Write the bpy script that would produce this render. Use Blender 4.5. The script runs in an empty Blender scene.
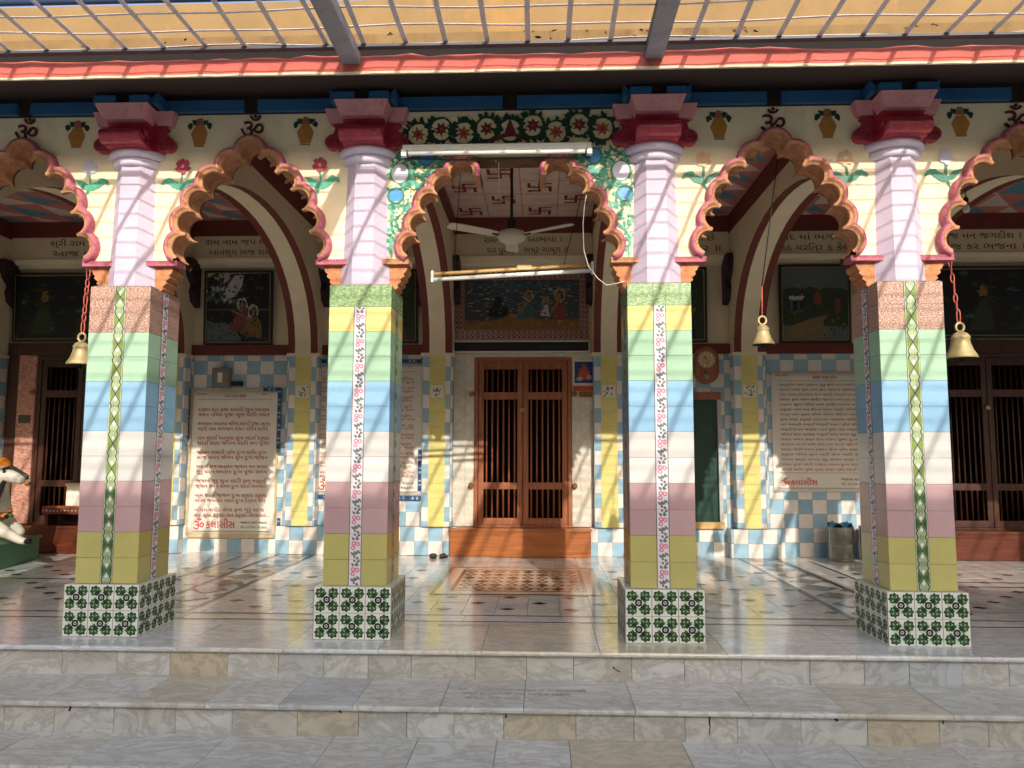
import bpy, bmesh, math, random
from math import sin, cos, pi, radians, sqrt, atan2
from mathutils import Vector, Matrix
rnd = random.Random(7)
scene = bpy.context.scene
col = scene.collection

# ------------------------------------------------------------------ camera
YAW, PITCH, ROLL, FPX = 0.0399, 0.0944, 0.0025, 762.88
CAM = Vector((0.0, -4.9964, 1.1684))
cd = bpy.data.cameras.new('camera'); cam = bpy.data.objects.new('camera', cd); col.objects.link(cam)
R_ = Vector((cos(YAW), sin(YAW), 0)); F_ = Vector((-sin(YAW), cos(YAW), 0)); Z_ = Vector((0, 0, 1))
fw = F_*cos(PITCH) + Z_*sin(PITCH); up = -F_*sin(PITCH) + Z_*cos(PITCH)
r2 = R_*cos(ROLL) + up*sin(ROLL); u2 = -R_*sin(ROLL) + up*cos(ROLL)
cam.matrix_world = Matrix(((r2.x, u2.x, -fw.x, CAM.x), (r2.y, u2.y, -fw.y, CAM.y), (r2.z, u2.z, -fw.z, CAM.z), (0, 0, 0, 1)))
cd.sensor_width = 36; cd.lens = FPX/1024*36; cd.clip_start = 0.05; cd.clip_end = 2000
scene.camera = cam
# ------------------------------------------------------------------ world and sun
AZ, EL = radians(11.3), radians(23.4)
w = bpy.data.worlds.new('World'); scene.world = w; w.use_nodes = True
nt = w.node_tree; nt.nodes.clear()
wo = nt.nodes.new('ShaderNodeOutputWorld'); bg = nt.nodes.new('ShaderNodeBackground'); sk = nt.nodes.new('ShaderNodeTexSky')
sk.sky_type = 'NISHITA'; sk.sun_disc = False; sk.sun_elevation = EL; sk.sun_rotation = pi - AZ
sk.air_density = 1.0; sk.dust_density = 4.0; sk.ozone_density = 1.0
bg.inputs[1].default_value = 0.15
nt.links.new(sk.outputs[0], bg.inputs[0]); nt.links.new(bg.outputs[0], wo.inputs[0])
sd = bpy.data.lights.new('sun', 'SUN'); sd.energy = 2.0; sd.angle = radians(0.5); sd.color = (1.0, 0.92, 0.81)
sun = bpy.data.objects.new('sun', sd); col.objects.link(sun)
S_ = Vector((sin(AZ)*cos(EL), -cos(AZ)*cos(EL), sin(EL)))
sun.rotation_euler = S_.to_track_quat('Z', 'Y').to_euler(); sun.location = S_*40
vs = scene.view_settings
vs.view_transform = 'Standard'; vs.look = 'None'; vs.gamma = 1; vs.use_curve_mapping = False; vs.exposure = 1.06
scene.cycles.max_bounces = 8; scene.cycles.diffuse_bounces = 5; scene.cycles.caustics_reflective = False; scene.cycles.caustics_refractive = False
scene.cycles.use_denoising = True
scene.cycles.sample_clamp_indirect = 6

# ------------------------------------------------------------------ materials
def lin(c):
    return tuple(((x/255)/12.92 if x/255 <= .04045 else ((x/255+.055)/1.055)**2.4) for x in c)
def nodes_of(name):
    m = bpy.data.materials.new(name); m.use_nodes = True
    n = m.node_tree; b = n.nodes['Principled BSDF']
    return m, n, b
def paint(name, rgb, rough=.6, var=.14, scale=6., spec=.4, bump=.0, metal=0., stain=None, fine=60., tile=0., fleck=None):
    """painted / glazed surface: base colour with soft mottling, optional stains, bump"""
    m, n, b = nodes_of(name)
    c = lin(rgb)
    tc = n.nodes.new('ShaderNodeTexCoord')
    t = n.nodes.new('ShaderNodeTexNoise'); t.inputs['Scale'].default_value = scale; t.inputs['Detail'].default_value = 6; t.inputs['Roughness'].default_value = .65
    n.links.new(tc.outputs['Object'], t.inputs['Vector'])
    r = n.nodes.new('ShaderNodeValToRGB')
    r.color_ramp.elements[0].position = .3; r.color_ramp.elements[1].position = .7
    r.color_ramp.elements[0].color = tuple(x*(1-var) for x in c)+(1,); r.color_ramp.elements[1].color = tuple(min(1, x*(1+var*.6)) for x in c)+(1,)
    n.links.new(t.outputs[0], r.inputs[0])
    out = r.outputs[0]
    if stain:
        t2 = n.nodes.new('ShaderNodeTexNoise'); t2.inputs['Scale'].default_value = scale*.7; t2.inputs['Detail'].default_value = 9; t2.inputs['Roughness'].default_value = .75
        mp = n.nodes.new('ShaderNodeMapping'); mp.inputs['Scale'].default_value = (1, 1, .45); mp.inputs['Location'].default_value = (3.3, 1.7, 5.1)
        n.links.new(tc.outputs['Object'], mp.inputs['Vector']); n.links.new(mp.outputs[0], t2.inputs['Vector'])
        r2_ = n.nodes.new('ShaderNodeValToRGB'); r2_.color_ramp.elements[0].position = .56; r2_.color_ramp.elements[1].position = .74
        n.links.new(t2.outputs[0], r2_.inputs[0])
        mx = n.nodes.new('ShaderNodeMixRGB'); mx.inputs[2].default_value = lin(stain)+(1,)
        n.links.new(r2_.outputs[0], mx.inputs[0]); n.links.new(out, mx.inputs[1]); out = mx.outputs[0]
    if fleck:
        t5 = n.nodes.new('ShaderNodeTexNoise'); t5.inputs['Scale'].default_value = 55; t5.inputs['Detail'].default_value = 5; t5.inputs['Roughness'].default_value = .7
        n.links.new(tc.outputs['Object'], t5.inputs['Vector'])
        r5 = n.nodes.new('ShaderNodeValToRGB'); r5.color_ramp.elements[0].position = .60; r5.color_ramp.elements[1].position = .66
        n.links.new(t5.outputs[0], r5.inputs[0])
        mx = n.nodes.new('ShaderNodeMixRGB'); mx.inputs[2].default_value = lin(fleck)+(1,)
        n.links.new(r5.outputs[0], mx.inputs[0]); n.links.new(out, mx.inputs[1]); out = mx.outputs[0]
    if tile:
        at = n.nodes.new('ShaderNodeAttribute'); at.attribute_name = 'slab'
        mr = n.nodes.new('ShaderNodeMapRange'); mr.inputs[3].default_value = 1-tile; mr.inputs[4].default_value = 1+tile*.5
        n.links.new(at.outputs['Fac'], mr.inputs[0])
        mx = n.nodes.new('ShaderNodeMixRGB'); mx.blend_type = 'MULTIPLY'; mx.inputs[0].default_value = 1
        n.links.new(out, mx.inputs[1]); n.links.new(mr.outputs[0], mx.inputs[2]); out = mx.outputs[0]
    n.links.new(out, b.inputs['Base Color'])
    b.inputs['Roughness'].default_value = rough; b.inputs['Specular IOR Level'].default_value = spec; b.inputs['Metallic'].default_value = metal
    if bump:
        t3 = n.nodes.new('ShaderNodeTexNoise'); t3.inputs['Scale'].default_value = fine; t3.inputs['Detail'].default_value = 4
        n.links.new(tc.outputs['Object'], t3.inputs['Vector'])
        bm_ = n.nodes.new('ShaderNodeBump'); bm_.inputs['Strength'].default_value = bump; bm_.inputs['Distance'].default_value = .01
        n.links.new(t3.outputs[0], bm_.inputs['Height']); n.links.new(bm_.outputs[0], b.inputs['Normal'])
    return m
def speckle(name, a, b_, c_, scale=160., rough=.2):
    m, n, b = nodes_of(name)
    tc = n.nodes.new('ShaderNodeTexCoord')
    t = n.nodes.new('ShaderNodeTexNoise'); t.inputs['Scale'].default_value = scale; t.inputs['Detail'].default_value = 3; t.inputs['Roughness'].default_value = .8
    mp = n.nodes.new('ShaderNodeMapping'); mp.inputs['Scale'].default_value = (.45, .45, 1)
    n.links.new(tc.outputs['Object'], mp.inputs[0]); n.links.new(mp.outputs[0], t.inputs['Vector'])
    r = n.nodes.new('ShaderNodeValToRGB'); e = r.color_ramp.elements
    e[0].position = .36; e[0].color = lin(a)+(1,); e[1].position = .64; e[1].color = lin(c_)+(1,)
    k = e.new(.5); k.color = lin(b_)+(1,)
    n.links.new(t.outputs[0], r.inputs[0]); n.links.new(r.outputs[0], b.inputs['Base Color'])
    b.inputs['Roughness'].default_value = rough
    return m
def marble(name, rough=.25, dark=1., vein=.5, tint=(1, 1, 1), spec=.5):
    """slabs: a per-slab random number (face attribute) picks grey, white or tan stone; veins run through it"""
    m, n, b = nodes_of(name)
    at = n.nodes.new('ShaderNodeAttribute'); at.attribute_name = 'slab'
    tc = n.nodes.new('ShaderNodeTexCoord')
    sh = n.nodes.new('ShaderNodeVectorMath'); sh.operation = 'SCALE'; sh.inputs[0].default_value = (37, 53, 29)
    n.links.new(at.outputs['Fac'], sh.inputs['Scale'])
    ad = n.nodes.new('ShaderNodeVectorMath'); ad.operation = 'ADD'
    n.links.new(tc.outputs['Object'], ad.inputs[0]); n.links.new(sh.outputs[0], ad.inputs[1])
    mp = n.nodes.new('ShaderNodeMapping'); mp.inputs['Rotation'].default_value = (.3, .4, .6); mp.inputs['Scale'].default_value = (1, 2.2, 1.6)
    n.links.new(ad.outputs[0], mp.inputs[0])
    r = n.nodes.new('ShaderNodeValToRGB'); e = r.color_ramp.elements
    def c(x): return tuple(min(1, k*dark*t) for k, t in zip(lin(x), tint))+(1,)
    e[0].position = 0; e[0].color = c((170, 177, 182)); e[1].position = 1; e[1].color = c((190, 178, 154))
    for p, k in ((.25, (198, 197, 190)), (.45, (187, 187, 183)), (.6, (204, 203, 198)), (.84, (188, 187, 182))):
        q = e.new(p); q.color = c(k)
    n.links.new(at.outputs['Fac'], r.inputs[0])
    t = n.nodes.new('ShaderNodeTexNoise'); t.inputs['Scale'].default_value = 3.2; t.inputs['Detail'].default_value = 8; t.inputs['Roughness'].default_value = .62; t.inputs['Distortion'].default_value = 1.6
    n.links.new(mp.outputs[0], t.inputs['Vector'])
    rv = n.nodes.new('ShaderNodeValToRGB'); ev = rv.color_ramp.elements
    ev[0].position = .43; ev[0].color = (0, 0, 0, 1); ev[1].position = .57; ev[1].color = (0, 0, 0, 1); q = ev.new(.5); q.color = (1, 1, 1, 1)
    n.links.new(t.outputs[0], rv.inputs[0])
    t2 = n.nodes.new('ShaderNodeTexNoise'); t2.inputs['Scale'].default_value = 1.7; t2.inputs['Detail'].default_value = 7; t2.inputs['Roughness'].default_value = .7; t2.inputs['Distortion'].default_value = .8
    n.links.new(mp.outputs[0], t2.inputs['Vector'])
    rt = n.nodes.new('ShaderNodeValToRGB'); rt.color_ramp.elements[0].position = .46; rt.color_ramp.elements[1].position = .7
    n.links.new(t2.outputs[0], rt.inputs[0])
    sc = n.nodes.new('ShaderNodeMath'); sc.operation = 'MULTIPLY'; sc.inputs[1].default_value = .5
    n.links.new(rt.outputs[0], sc.inputs[0])
    m1 = n.nodes.new('ShaderNodeMixRGB'); m1.inputs[2].default_value = c((164, 150, 122))
    n.links.new(sc.outputs[0], m1.inputs[0]); n.links.new(r.outputs[0], m1.inputs[1])
    sv = n.nodes.new('ShaderNodeMath'); sv.operation = 'MULTIPLY'; sv.inputs[1].default_value = vein
    n.links.new(rv.outputs[0], sv.inputs[0])
    m2 = n.nodes.new('ShaderNodeMixRGB'); m2.inputs[2].default_value = c((120, 118, 112))
    n.links.new(sv.outputs[0], m2.inputs[0]); n.links.new(m1.outputs[0], m2.inputs[1])
    t4 = n.nodes.new('ShaderNodeTexNoise'); t4.inputs['Scale'].default_value = 9; t4.inputs['Detail'].default_value = 8; t4.inputs['Roughness'].default_value = .7
    n.links.new(ad.outputs[0], t4.inputs['Vector'])
    hs = n.nodes.new('ShaderNodeMixRGB'); hs.blend_type = 'MULTIPLY'; hs.inputs[0].default_value = 1
    r4 = n.nodes.new('ShaderNodeValToRGB'); r4.color_ramp.elements[0].position = .25; r4.color_ramp.elements[1].position = .7
    r4.color_ramp.elements[0].color = (.82, .81, .79, 1); r4.color_ramp.elements[1].color = (1, 1, 1, 1)
    n.links.new(t4.outputs[0], r4.inputs[0]); n.links.new(m2.outputs[0], hs.inputs[1]); n.links.new(r4.outputs[0], hs.inputs[2])
    n.links.new(hs.outputs[0], b.inputs['Base Color'])
    rr = n.nodes.new('ShaderNodeMapRange'); rr.inputs[3].default_value = rough*.7; rr.inputs[4].default_value = rough*1.5
    n.links.new(t4.outputs[0], rr.inputs[0]); n.links.new(rr.outputs[0], b.inputs['Roughness'])
    b.inputs['Specular IOR Level'].default_value = spec
    return m
def wood(name, a, b_, rough=.4, axis='Z'):
    m, n, b = nodes_of(name)
    tc = n.nodes.new('ShaderNodeTexCoord'); mp = n.nodes.new('ShaderNodeMapping')
    mp.inputs['Scale'].default_value = (22, 22, 1.6) if axis == 'Z' else (1.6, 22, 22)
    t = n.nodes.new('ShaderNodeTexNoise'); t.inputs['Scale'].default_value = 1.5; t.inputs['Detail'].default_value = 6; t.inputs['Distortion'].default_value = .5
    r = n.nodes.new('ShaderNodeValToRGB'); r.color_ramp.elements[0].position = .3; r.color_ramp.elements[1].position = .75
    r.color_ramp.elements[0].color = lin(a)+(1,); r.color_ramp.elements[1].color = lin(b_)+(1,)
    n.links.new(tc.outputs['Object'], mp.inputs[0]); n.links.new(mp.outputs[0], t.inputs['Vector']); n.links.new(t.outputs[0], r.inputs[0])
    n.links.new(r.outputs[0], b.inputs['Base Color']); b.inputs['Roughness'].default_value = rough
    return m
def checker(name, size, offx, offz, c1, c2, rough=.18):
    """wall tiles: two glazed colours alternating, with grout lines"""
    m, n, b = nodes_of(name)
    tc = n.nodes.new('ShaderNodeTexCoord'); sx = n.nodes.new('ShaderNodeSeparateXYZ'); n.links.new(tc.outputs['Object'], sx.inputs[0])
    def M(op, a, bb=None):
        k = n.nodes.new('ShaderNodeMath'); k.operation = op
        for i, v in enumerate((a, bb)):
            if v is None: continue
            if isinstance(v, (int, float)): k.inputs[i].default_value = v
            else: n.links.new(v, k.inputs[i])
        return k.outputs[0]
    xy = M('ADD', sx.outputs[0], sx.outputs[1])
    u = M('DIVIDE', M('SUBTRACT', xy, offx), size); v = M('DIVIDE', M('SUBTRACT', sx.outputs[2], offz), size)
    par = M('FLOORED_MODULO', M('ADD', M('FLOOR', u), M('FLOOR', v)), 2.0)
    fu = M('FRACT', u); fv = M('FRACT', v)
    du = M('MINIMUM', fu, M('SUBTRACT', 1.0, fu)); dv = M('MINIMUM', fv, M('SUBTRACT', 1.0, fv))
    g = M('LESS_THAN', M('MINIMUM', du, dv), .009)
    wn = n.nodes.new('ShaderNodeTexWhiteNoise'); wn.noise_dimensions = '2D'
    cb = n.nodes.new('ShaderNodeCombineXYZ'); n.links.new(M('FLOOR', u), cb.inputs[0]); n.links.new(M('FLOOR', v), cb.inputs[1]); n.links.new(cb.outputs[0], wn.inputs['Vector'])
    mx = n.nodes.new('ShaderNodeMixRGB'); mx.inputs[1].default_value = lin(c1)+(1,); mx.inputs[2].default_value = lin(c2)+(1,); n.links.new(par, mx.inputs[0])
    t = n.nodes.new('ShaderNodeTexNoise'); t.inputs['Scale'].default_value = 14; t.inputs['Detail'].default_value = 5; n.links.new(tc.outputs['Object'], t.inputs['Vector'])
    br = M('ADD', M('MULTIPLY', wn.outputs[0], .16), M('ADD', M('MULTIPLY', t.outputs[0], .3), .76))
    hv = n.nodes.new('ShaderNodeMixRGB'); hv.blend_type = 'MULTIPLY'; hv.inputs[0].default_value = 1
    n.links.new(mx.outputs[0], hv.inputs[1]); n.links.new(br, hv.inputs[2])
    mg = n.nodes.new('ShaderNodeMixRGB'); mg.inputs[2].default_value = lin((120, 118, 112))+(1,); n.links.new(g, mg.inputs[0]); n.links.new(hv.outputs[0], mg.inputs[1])
    n.links.new(mg.outputs[0], b.inputs['Base Color']); b.inputs['Roughness'].default_value = rough
    bp = n.nodes.new('ShaderNodeBump'); bp.inputs['Strength'].default_value = .25; bp.inputs['Distance'].default_value = .004; bp.invert = True
    n.links.new(g, bp.inputs['Height']); n.links.new(bp.outputs[0], b.inputs['Normal'])
    return m

M = {}
def P(k, *a, **kw): M[k] = paint(k, *a, **kw); return M[k]
P('cream', (236, 221, 186), .75, .12, 2.6, bump=.15, stain=(206, 186, 146), fine=25)
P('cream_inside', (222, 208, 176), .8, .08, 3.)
P('lavender', (196, 182, 202), .65, .1, 4., bump=.1, stain=(184, 164, 184), fine=25)
P('ring_white', (216, 208, 226), .6, .08, 5.)
P('capital_red', (168, 44, 64), .3, .35, 22., spec=.6, bump=.5, stain=(92, 20, 32), fleck=(196, 108, 112), fine=40)
P('mauve', (212, 150, 152), .7, .2, 8., bump=.2, stain=(160, 98, 100), fleck=(212, 168, 164), fine=30)
P('rim_pink', (182, 100, 116), .65, .3, 14., bump=.3, stain=(150, 58, 78), fleck=(214, 156, 150), fine=35)
P('moulding_orange', (190, 134, 96), .7, .4, 12., bump=.4, stain=(112, 66, 44), fleck=(222, 184, 146), fine=35)
P('moulding_brown', (116, 80, 60), .8, .4, 14., bump=.3, stain=(70, 44, 34), fleck=(150, 112, 80))
P('corbel_orange', (190, 126, 84), .75, .35, 14., bump=.4, stain=(120, 74, 52), fleck=(216, 176, 136), fine=35)
P('maroon', (112, 48, 40), .6, .12, 6.)
P('rib_cream', (234, 220, 190), .75, .08, 4.)
P('blue_beam', (44, 96, 140), .6, .15, 5., stain=(30, 70, 110))
P('dark_beam', (46, 34, 28), .8, .2, 6.)
P('eave_pink', (184, 92, 82), .75, .14, 7., bump=.3, stain=(190, 90, 82), fine=25)
P('eave_lip', (214, 196, 168), .8, .2, 9., bump=.2)
P('parapet', (128, 106, 70), .85, .16, 2.2, bump=.15, stain=(158, 118, 62))
P('parapet_low', (116, 95, 60), .85, .25, 5., bump=.2, stain=(70, 52, 34))
P('gap_shade_mould', (15, 13, 12), .9, .3, 9.)  # near-black: painted-in shade of the gap over the eave, also mould streaks
P('steel_grey', (140, 140, 150), .5, .2, 9., spec=.5, stain=(96, 92, 92))
P('steel_dark', (62, 66, 74), .55, .2, 9.)
P('wire', (206, 200, 204), .55, .2, 12.)
P('rail_navy', (40, 54, 84), .5, .15, 9.)
for k, c in {'t_yellow': (190, 184, 112), 't_paleyellow': (224, 206, 134), 't_pink': (190, 158, 160), 't_white': (206, 203, 199), 't_blue': (140, 180, 208), 't_mint': (162, 196, 168)}.items():
    P(k, c, .14, .06, 7., spec=.5, tile=.10, bump=.03, fine=9)
P('pilaster_yellow', (222, 211, 134), .2, .08, 8.)
P('grout', (134, 126, 114), .8, .1)
P('tile_white', (226, 228, 220), .2, .05, 30.)
P('leaf_dark', (26, 52, 28), .3, .35, 60.)
P('leaf_mid', (56, 94, 50), .3, .3, 60.)
P('leaf_pale', (196, 214, 184), .3, .1, 60.)
P('ink', (26, 30, 38), .3, .1)
P('strip_green', (128, 148, 72), .22, .15, 40.)
P('strip_bed', (166, 182, 142), .22, .12, 40.)
P('strip_lilac', (222, 214, 222), .22, .06, 40.)
P('bloom_pink', (206, 130, 146), .25, .15, 40.)
P('sprig', (112, 120, 118), .25, .2, 40.)
M['granite_brown'] = speckle('granite_brown', (112, 74, 66), (176, 136, 120), (222, 204, 190))
M['granite_green'] = speckle('granite_green', (96, 124, 84), (132, 160, 112), (176, 194, 150), 90)
M['marble_step'] = marble('marble_step', .36, 1.22, .42, tint=(.98, 1.0, 1.02))
M['marble_floor'] = marble('marble_floor', .12, 1.46, .3, tint=(.96, 1.0, 1.08), spec=.5)
M['marble_jamb'] = marble('marble_jamb', .3, 1.3, .2, tint=(1.05, 1.0, .92))
P('stone_dark', (52, 46, 44), .14, .2, 12., spec=.7)
P('stone_grey', (112, 104, 96), .12, .15, 9., spec=.7)
P('stone_brown', (132, 72, 42), .14, .3, 12., spec=.7)
P('stone_pale', (226, 216, 196), .12, .12, 9., spec=.7)
P('joint', (92, 86, 78), .8, .2, 20.)
M['checker_tile'] = checker('checker_tile', .1665, .02, .333, (230, 222, 214), (152, 186, 206))
M['checker_low'] = checker('checker_low', .1665, .02, .0, (152, 186, 206), (230, 222, 214))
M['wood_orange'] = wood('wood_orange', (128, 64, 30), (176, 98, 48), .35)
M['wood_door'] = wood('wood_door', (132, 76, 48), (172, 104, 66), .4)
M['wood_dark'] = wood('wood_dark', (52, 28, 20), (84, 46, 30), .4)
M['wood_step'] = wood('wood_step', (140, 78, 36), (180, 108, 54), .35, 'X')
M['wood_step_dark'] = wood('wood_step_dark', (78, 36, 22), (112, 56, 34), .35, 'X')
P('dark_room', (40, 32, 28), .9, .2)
P('brass', (182, 164, 120), .5, .15, 20., metal=.25, stain=(168, 150, 112))
P('chain_red', (186, 92, 78), .55, .2, 30.)
P('iron_dark', (40, 34, 32), .6, .2)
P('enamel_white', (232, 230, 222), .35, .05, 10.)
P('tube_white', (240, 240, 236), .2, .02, 10.)
P('rust', (150, 106, 60), .7, .3, 30.)
P('wood_pale', (206, 170, 112), .5, .15, 20.)
P('fan_white', (222, 214, 196), .4, .06, 12.)
P('banner', (232, 226, 214), .55, .06, 5.)
P('letter_red', (172, 58, 50), .6, .1)
P('letter_brown', (112, 64, 56), .6, .1)
P('letter_dark', (60, 50, 44), .7, .1)
P('sign_red', (206, 40, 52), .5, .1)
P('tape_blue', (44, 92, 150), .4, .3, 60.)
P('tape_gold', (210, 184, 136), .5, .2, 30.)
P('om_maroon', (86, 34, 32), .55, .2, 20.)
P('urn_ochre', (176, 124, 58), .65, .2, 14.)
P('urn_neck', (150, 96, 70), .65, .2, 14.)
P('leaf_paint', (30, 62, 48), .6, .2, 30.)
P('relief_green', (80, 170, 142), .5, .3, 26., bump=.2, stain=(40, 120, 96))
P('relief_deep', (44, 128, 104), .5, .3, 26.)
P('relief_cream', (236, 222, 176), .5, .1, 20.)
P('flower_red', (176, 62, 80), .6, .2, 26.)
P('flower_peach', (222, 178, 136), .6, .15, 26.)
P('flower_lilac', (206, 202, 220), .6, .1, 26.)
P('disc_blue', (70, 150, 214), .45, .25, 20., stain=(40, 100, 190))
P('disc_lilac', (214, 208, 224), .5, .1, 10.)
P('vine_dark', (30, 62, 44), .6, .25, 30.)
P('vine_maroon', (112, 44, 40), .6, .25, 30.)
P('vine_brick', (168, 84, 60), .6, .25, 30.)
P('black_sign', (30, 28, 28), .3, .1)
P('frame_black', (24, 20, 18), .35, .1)
P('frame_gold', (148, 132, 98), .45, .2, 20.)
P('ceil_tile', (222, 200, 190), .45, .06, 6.)
P('ceil_pink', (196, 122, 118), .5, .1, 6.)
P('ceil_blue', (86, 142, 164), .5, .1, 6.)
P('ceil_mark', (150, 30, 44), .45, .1)
P('window_green', (44, 72, 62), .25, .1, 8.)
M['drum_steel'] = paint('drum_steel', (150, 147, 140), .24, .15, 14., metal=.9)
P('cloth_blue', (70, 140, 190), .8, .2)
P('plinth_green', (70, 128, 96), .4, .12, 6., stain=(50, 104, 80))
P('statue_white', (204, 198, 184), .35, .08, 8.)
P('statue_black', (28, 26, 28), .4, .1)
P('turban', (206, 122, 40), .5, .4, 40.)
P('garland', (74, 120, 50), .6, .5, 60.)
P('petal_orange', (206, 110, 50), .6, .3, 60.)
M['granite_pink'] = speckle('granite_pink', (150, 96, 84), (196, 140, 124), (214, 170, 152), 60, .35)
P('plaster_far', (190, 180, 160), .8, .15, .8)
P('glass_far', (50, 60, 70), .1, .1, 2.)
P('paving', (206, 199, 184), .75, .2, 1.5, bump=.2)
P('clock_wood', (150, 92, 52), .35, .2, 20.)
P('dial', (214, 196, 150), .4, .06)
P('box_grey', (132, 128, 120), .45, .12, 12.)
P('cable', (210, 204, 190), .5, .1)
P('bulb', (236, 232, 220), .15, .02)
P('night_blue', (62, 70, 76), .35, .35, 26., stain=(92, 100, 104))
P('paint_teal', (58, 92, 104), .35, .3, 20.)
P('paint_dark', (22, 26, 32), .35, .3, 20.)
P('paint_ochre', (130, 96, 52), .35, .35, 18., stain=(70, 52, 32))
P('paint_skin', (142, 102, 82), .35, .2, 18.)
P('paint_white', (176, 176, 168), .35, .2, 18.)
P('paint_sky', (88, 98, 100), .35, .15, 6.)
P('paint_green', (46, 60, 38), .35, .45, 22.)
P('paint_road', (120, 100, 70), .35, .2, 12.)
P('paint_red', (116, 62, 52), .35, .2, 18.)
P('poster_blue', (44, 66, 128), .3, .3, 40.)
P('poster_red', (206, 84, 70), .3, .3, 40.)
P('engrave', (150, 146, 140), .6, .1)

# ------------------------------------------------------------------ mesh helpers
class MB:
    """collects faces of one mesh object, with material slots"""
    def __init__(s): s.v = []; s.f = []; s.mi = []; s.mats = []; s.slab = []; s.sm = []; s.off = 0.; s.cur = 0.
    def m(s, k):
        if k not in s.mats: s.mats.append(k)
        return s.mats.index(k)
    def face(s, pts, k, smooth=False):
        b = len(s.v); s.v += [tuple(p) for p in pts]; s.f.append(tuple(range(b, b+len(pts)))); s.mi.append(s.m(k)); s.slab.append(s.cur); s.sm.append(smooth)
    def grid(s, rows, k, smooth=True, closed=False, flip=False):
        """rows of points, quads between; k is one key or a list of one key per row gap"""
        b = len(s.v); n = len(rows[0])
        for r in rows: s.v += [tuple(p) for p in r]
        for i in range(len(rows)-1):
            kk = k if isinstance(k, str) else k[i]
            for j in range(n if closed else n-1):
                j2 = (j+1) % n
                q = (b+i*n+j, b+i*n+j2, b+(i+1)*n+j2, b+(i+1)*n+j)
                s.f.append(q[::-1] if flip else q); s.mi.append(s.m(kk)); s.slab.append(s.cur); s.sm.append(smooth)
    def box(s, x0, x1, y0, y1, z0, z1, k, b=0.):
        if b > 0:
            s.prism([(x0+b, y0), (x1-b, y0), (x1, y0+b), (x1, y1-b), (x1-b, y1), (x0+b, y1), (x0, y1-b), (x0, y0+b)], z0, z1, k); return
        p = [(x, y, z) for z in (z0, z1) for y in (y0, y1) for x in (x0, x1)]
        for q in ((0, 2, 3, 1), (4, 5, 7, 6), (0, 1, 5, 4), (2, 6, 7, 3), (0, 4, 6, 2), (1, 3, 7, 5)): s.face([p[i] for i in q], k)
    def prism(s, poly, a0, a1, k, axis='Z', kside=None, smooth=False):
        """polygon (2D) pulled from a0 to a1 along axis. Z: (x,y); Y: (x,z); X: (y,z)"""
        def T(p, a): return (p[0], p[1], a) if axis == 'Z' else ((p[0], a, p[1]) if axis == 'Y' else (a, p[0], p[1]))
        n = len(poly)
        s.face([T(p, a0) for p in poly][::-1], k); s.face([T(p, a1) for p in poly], k)
        for i in range(n):
            j = (i+1) % n
            s.face([T(poly[i], a0), T(poly[j], a0), T(poly[j], a1), T(poly[i], a1)], kside or k, smooth)
    def lathe(s, prof, c, k, n=24, smooth=True, axis='Z', caps=True, sq=None):
        rows = []
        for r, h in prof:
            row = []
            for i in range(n):
                a = 2*pi*i/n + (pi/n if sq else 0)
                x, y = r*cos(a), r*sin(a)
                row.append((c[0]+x, c[1]+y, c[2]+h) if axis == 'Z' else ((c[0]+x, c[1]+h, c[2]+y) if axis == 'Y' else (c[0]+h, c[1]+x, c[2]+y)))
            rows.append(row)
        s.grid(rows, k, smooth, True)
        if caps:
            kk = k if isinstance(k, str) else k[0]
            s.face(rows[0][::-1], kk); s.face(rows[-1], k if isinstance(k, str) else k[-1])
    def tube(s, pts, r, k, n=8, smooth=True, closed=False):
        pts = [Vector(p) for p in pts]; rows = []; N = len(pts)
        prev = None
        for i, p in enumerate(pts):
            if closed: t = pts[(i+1) % N]-pts[i-1]
            else: t = pts[min(i+1, N-1)]-pts[max(i-1, 0)]
            t.normalize()
            a = Vector((0, 0, 1)) if abs(t.z) < .9 else Vector((1, 0, 0))
            if prev is not None: a = prev
            u = (a - t*a.dot(t)); u.normalize(); v = t.cross(u); prev = u
            rr = r[i] if isinstance(r, (list, tuple)) else r
            rows.append([p + (u*cos(2*pi*j/n)+v*sin(2*pi*j/n))*rr for j in range(n)])
        if closed: rows.append(rows[0])
        s.grid(rows, k, smooth, True)
        if not closed: s.face(rows[0][::-1], k); s.face(rows[-1], k)
    def ball(s, c, rx, ry, rz, k, n=14, m=9, rot=None):
        rows = []
        for i in range(m+1):
            a = -pi/2 + pi*i/m
            row = []
            for j in range(n):
                p = Vector((cos(a)*cos(2*pi*j/n)*rx, cos(a)*sin(2*pi*j/n)*ry, sin(a)*rz))
                if rot is not None: p = rot @ p
                row.append(Vector(c)+p)
            rows.append(row)
        s.grid(rows, k, True, True)
    def build(s, name, parent=None, loc=None, weld=False):
        me = bpy.data.meshes.new(name)
        o3 = Vector(parent_loc(parent)) if parent is not None else Vector(loc or (0, 0, 0))
        me.from_pydata([tuple(Vector(p)-o3) for p in s.v], [], s.f)
        for k in s.mats: me.materials.append(M[k])
        me.polygons.foreach_set('material_index', s.mi)
        me.polygons.foreach_set('use_smooth', s.sm)
        at = me.attributes.new('slab', 'FLOAT', 'FACE'); at.data.foreach_set('value', s.slab)
        if weld or any(s.sm):
            bm = bmesh.new(); bm.from_mesh(me); bmesh.ops.remove_doubles(bm, verts=bm.verts, dist=1e-5)
            bmesh.ops.recalc_face_normals(bm, faces=bm.faces); bm.to_mesh(me); bm.free()
        me.update()
        ob = bpy.data.objects.new(name, me); col.objects.link(ob)
        if parent is not None: ob.parent = parent
        else: ob.location = o3
        return ob
def parent_loc(p):
    v = Vector(p.location)
    return v + parent_loc(p.parent) if p.parent is not None else v

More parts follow.
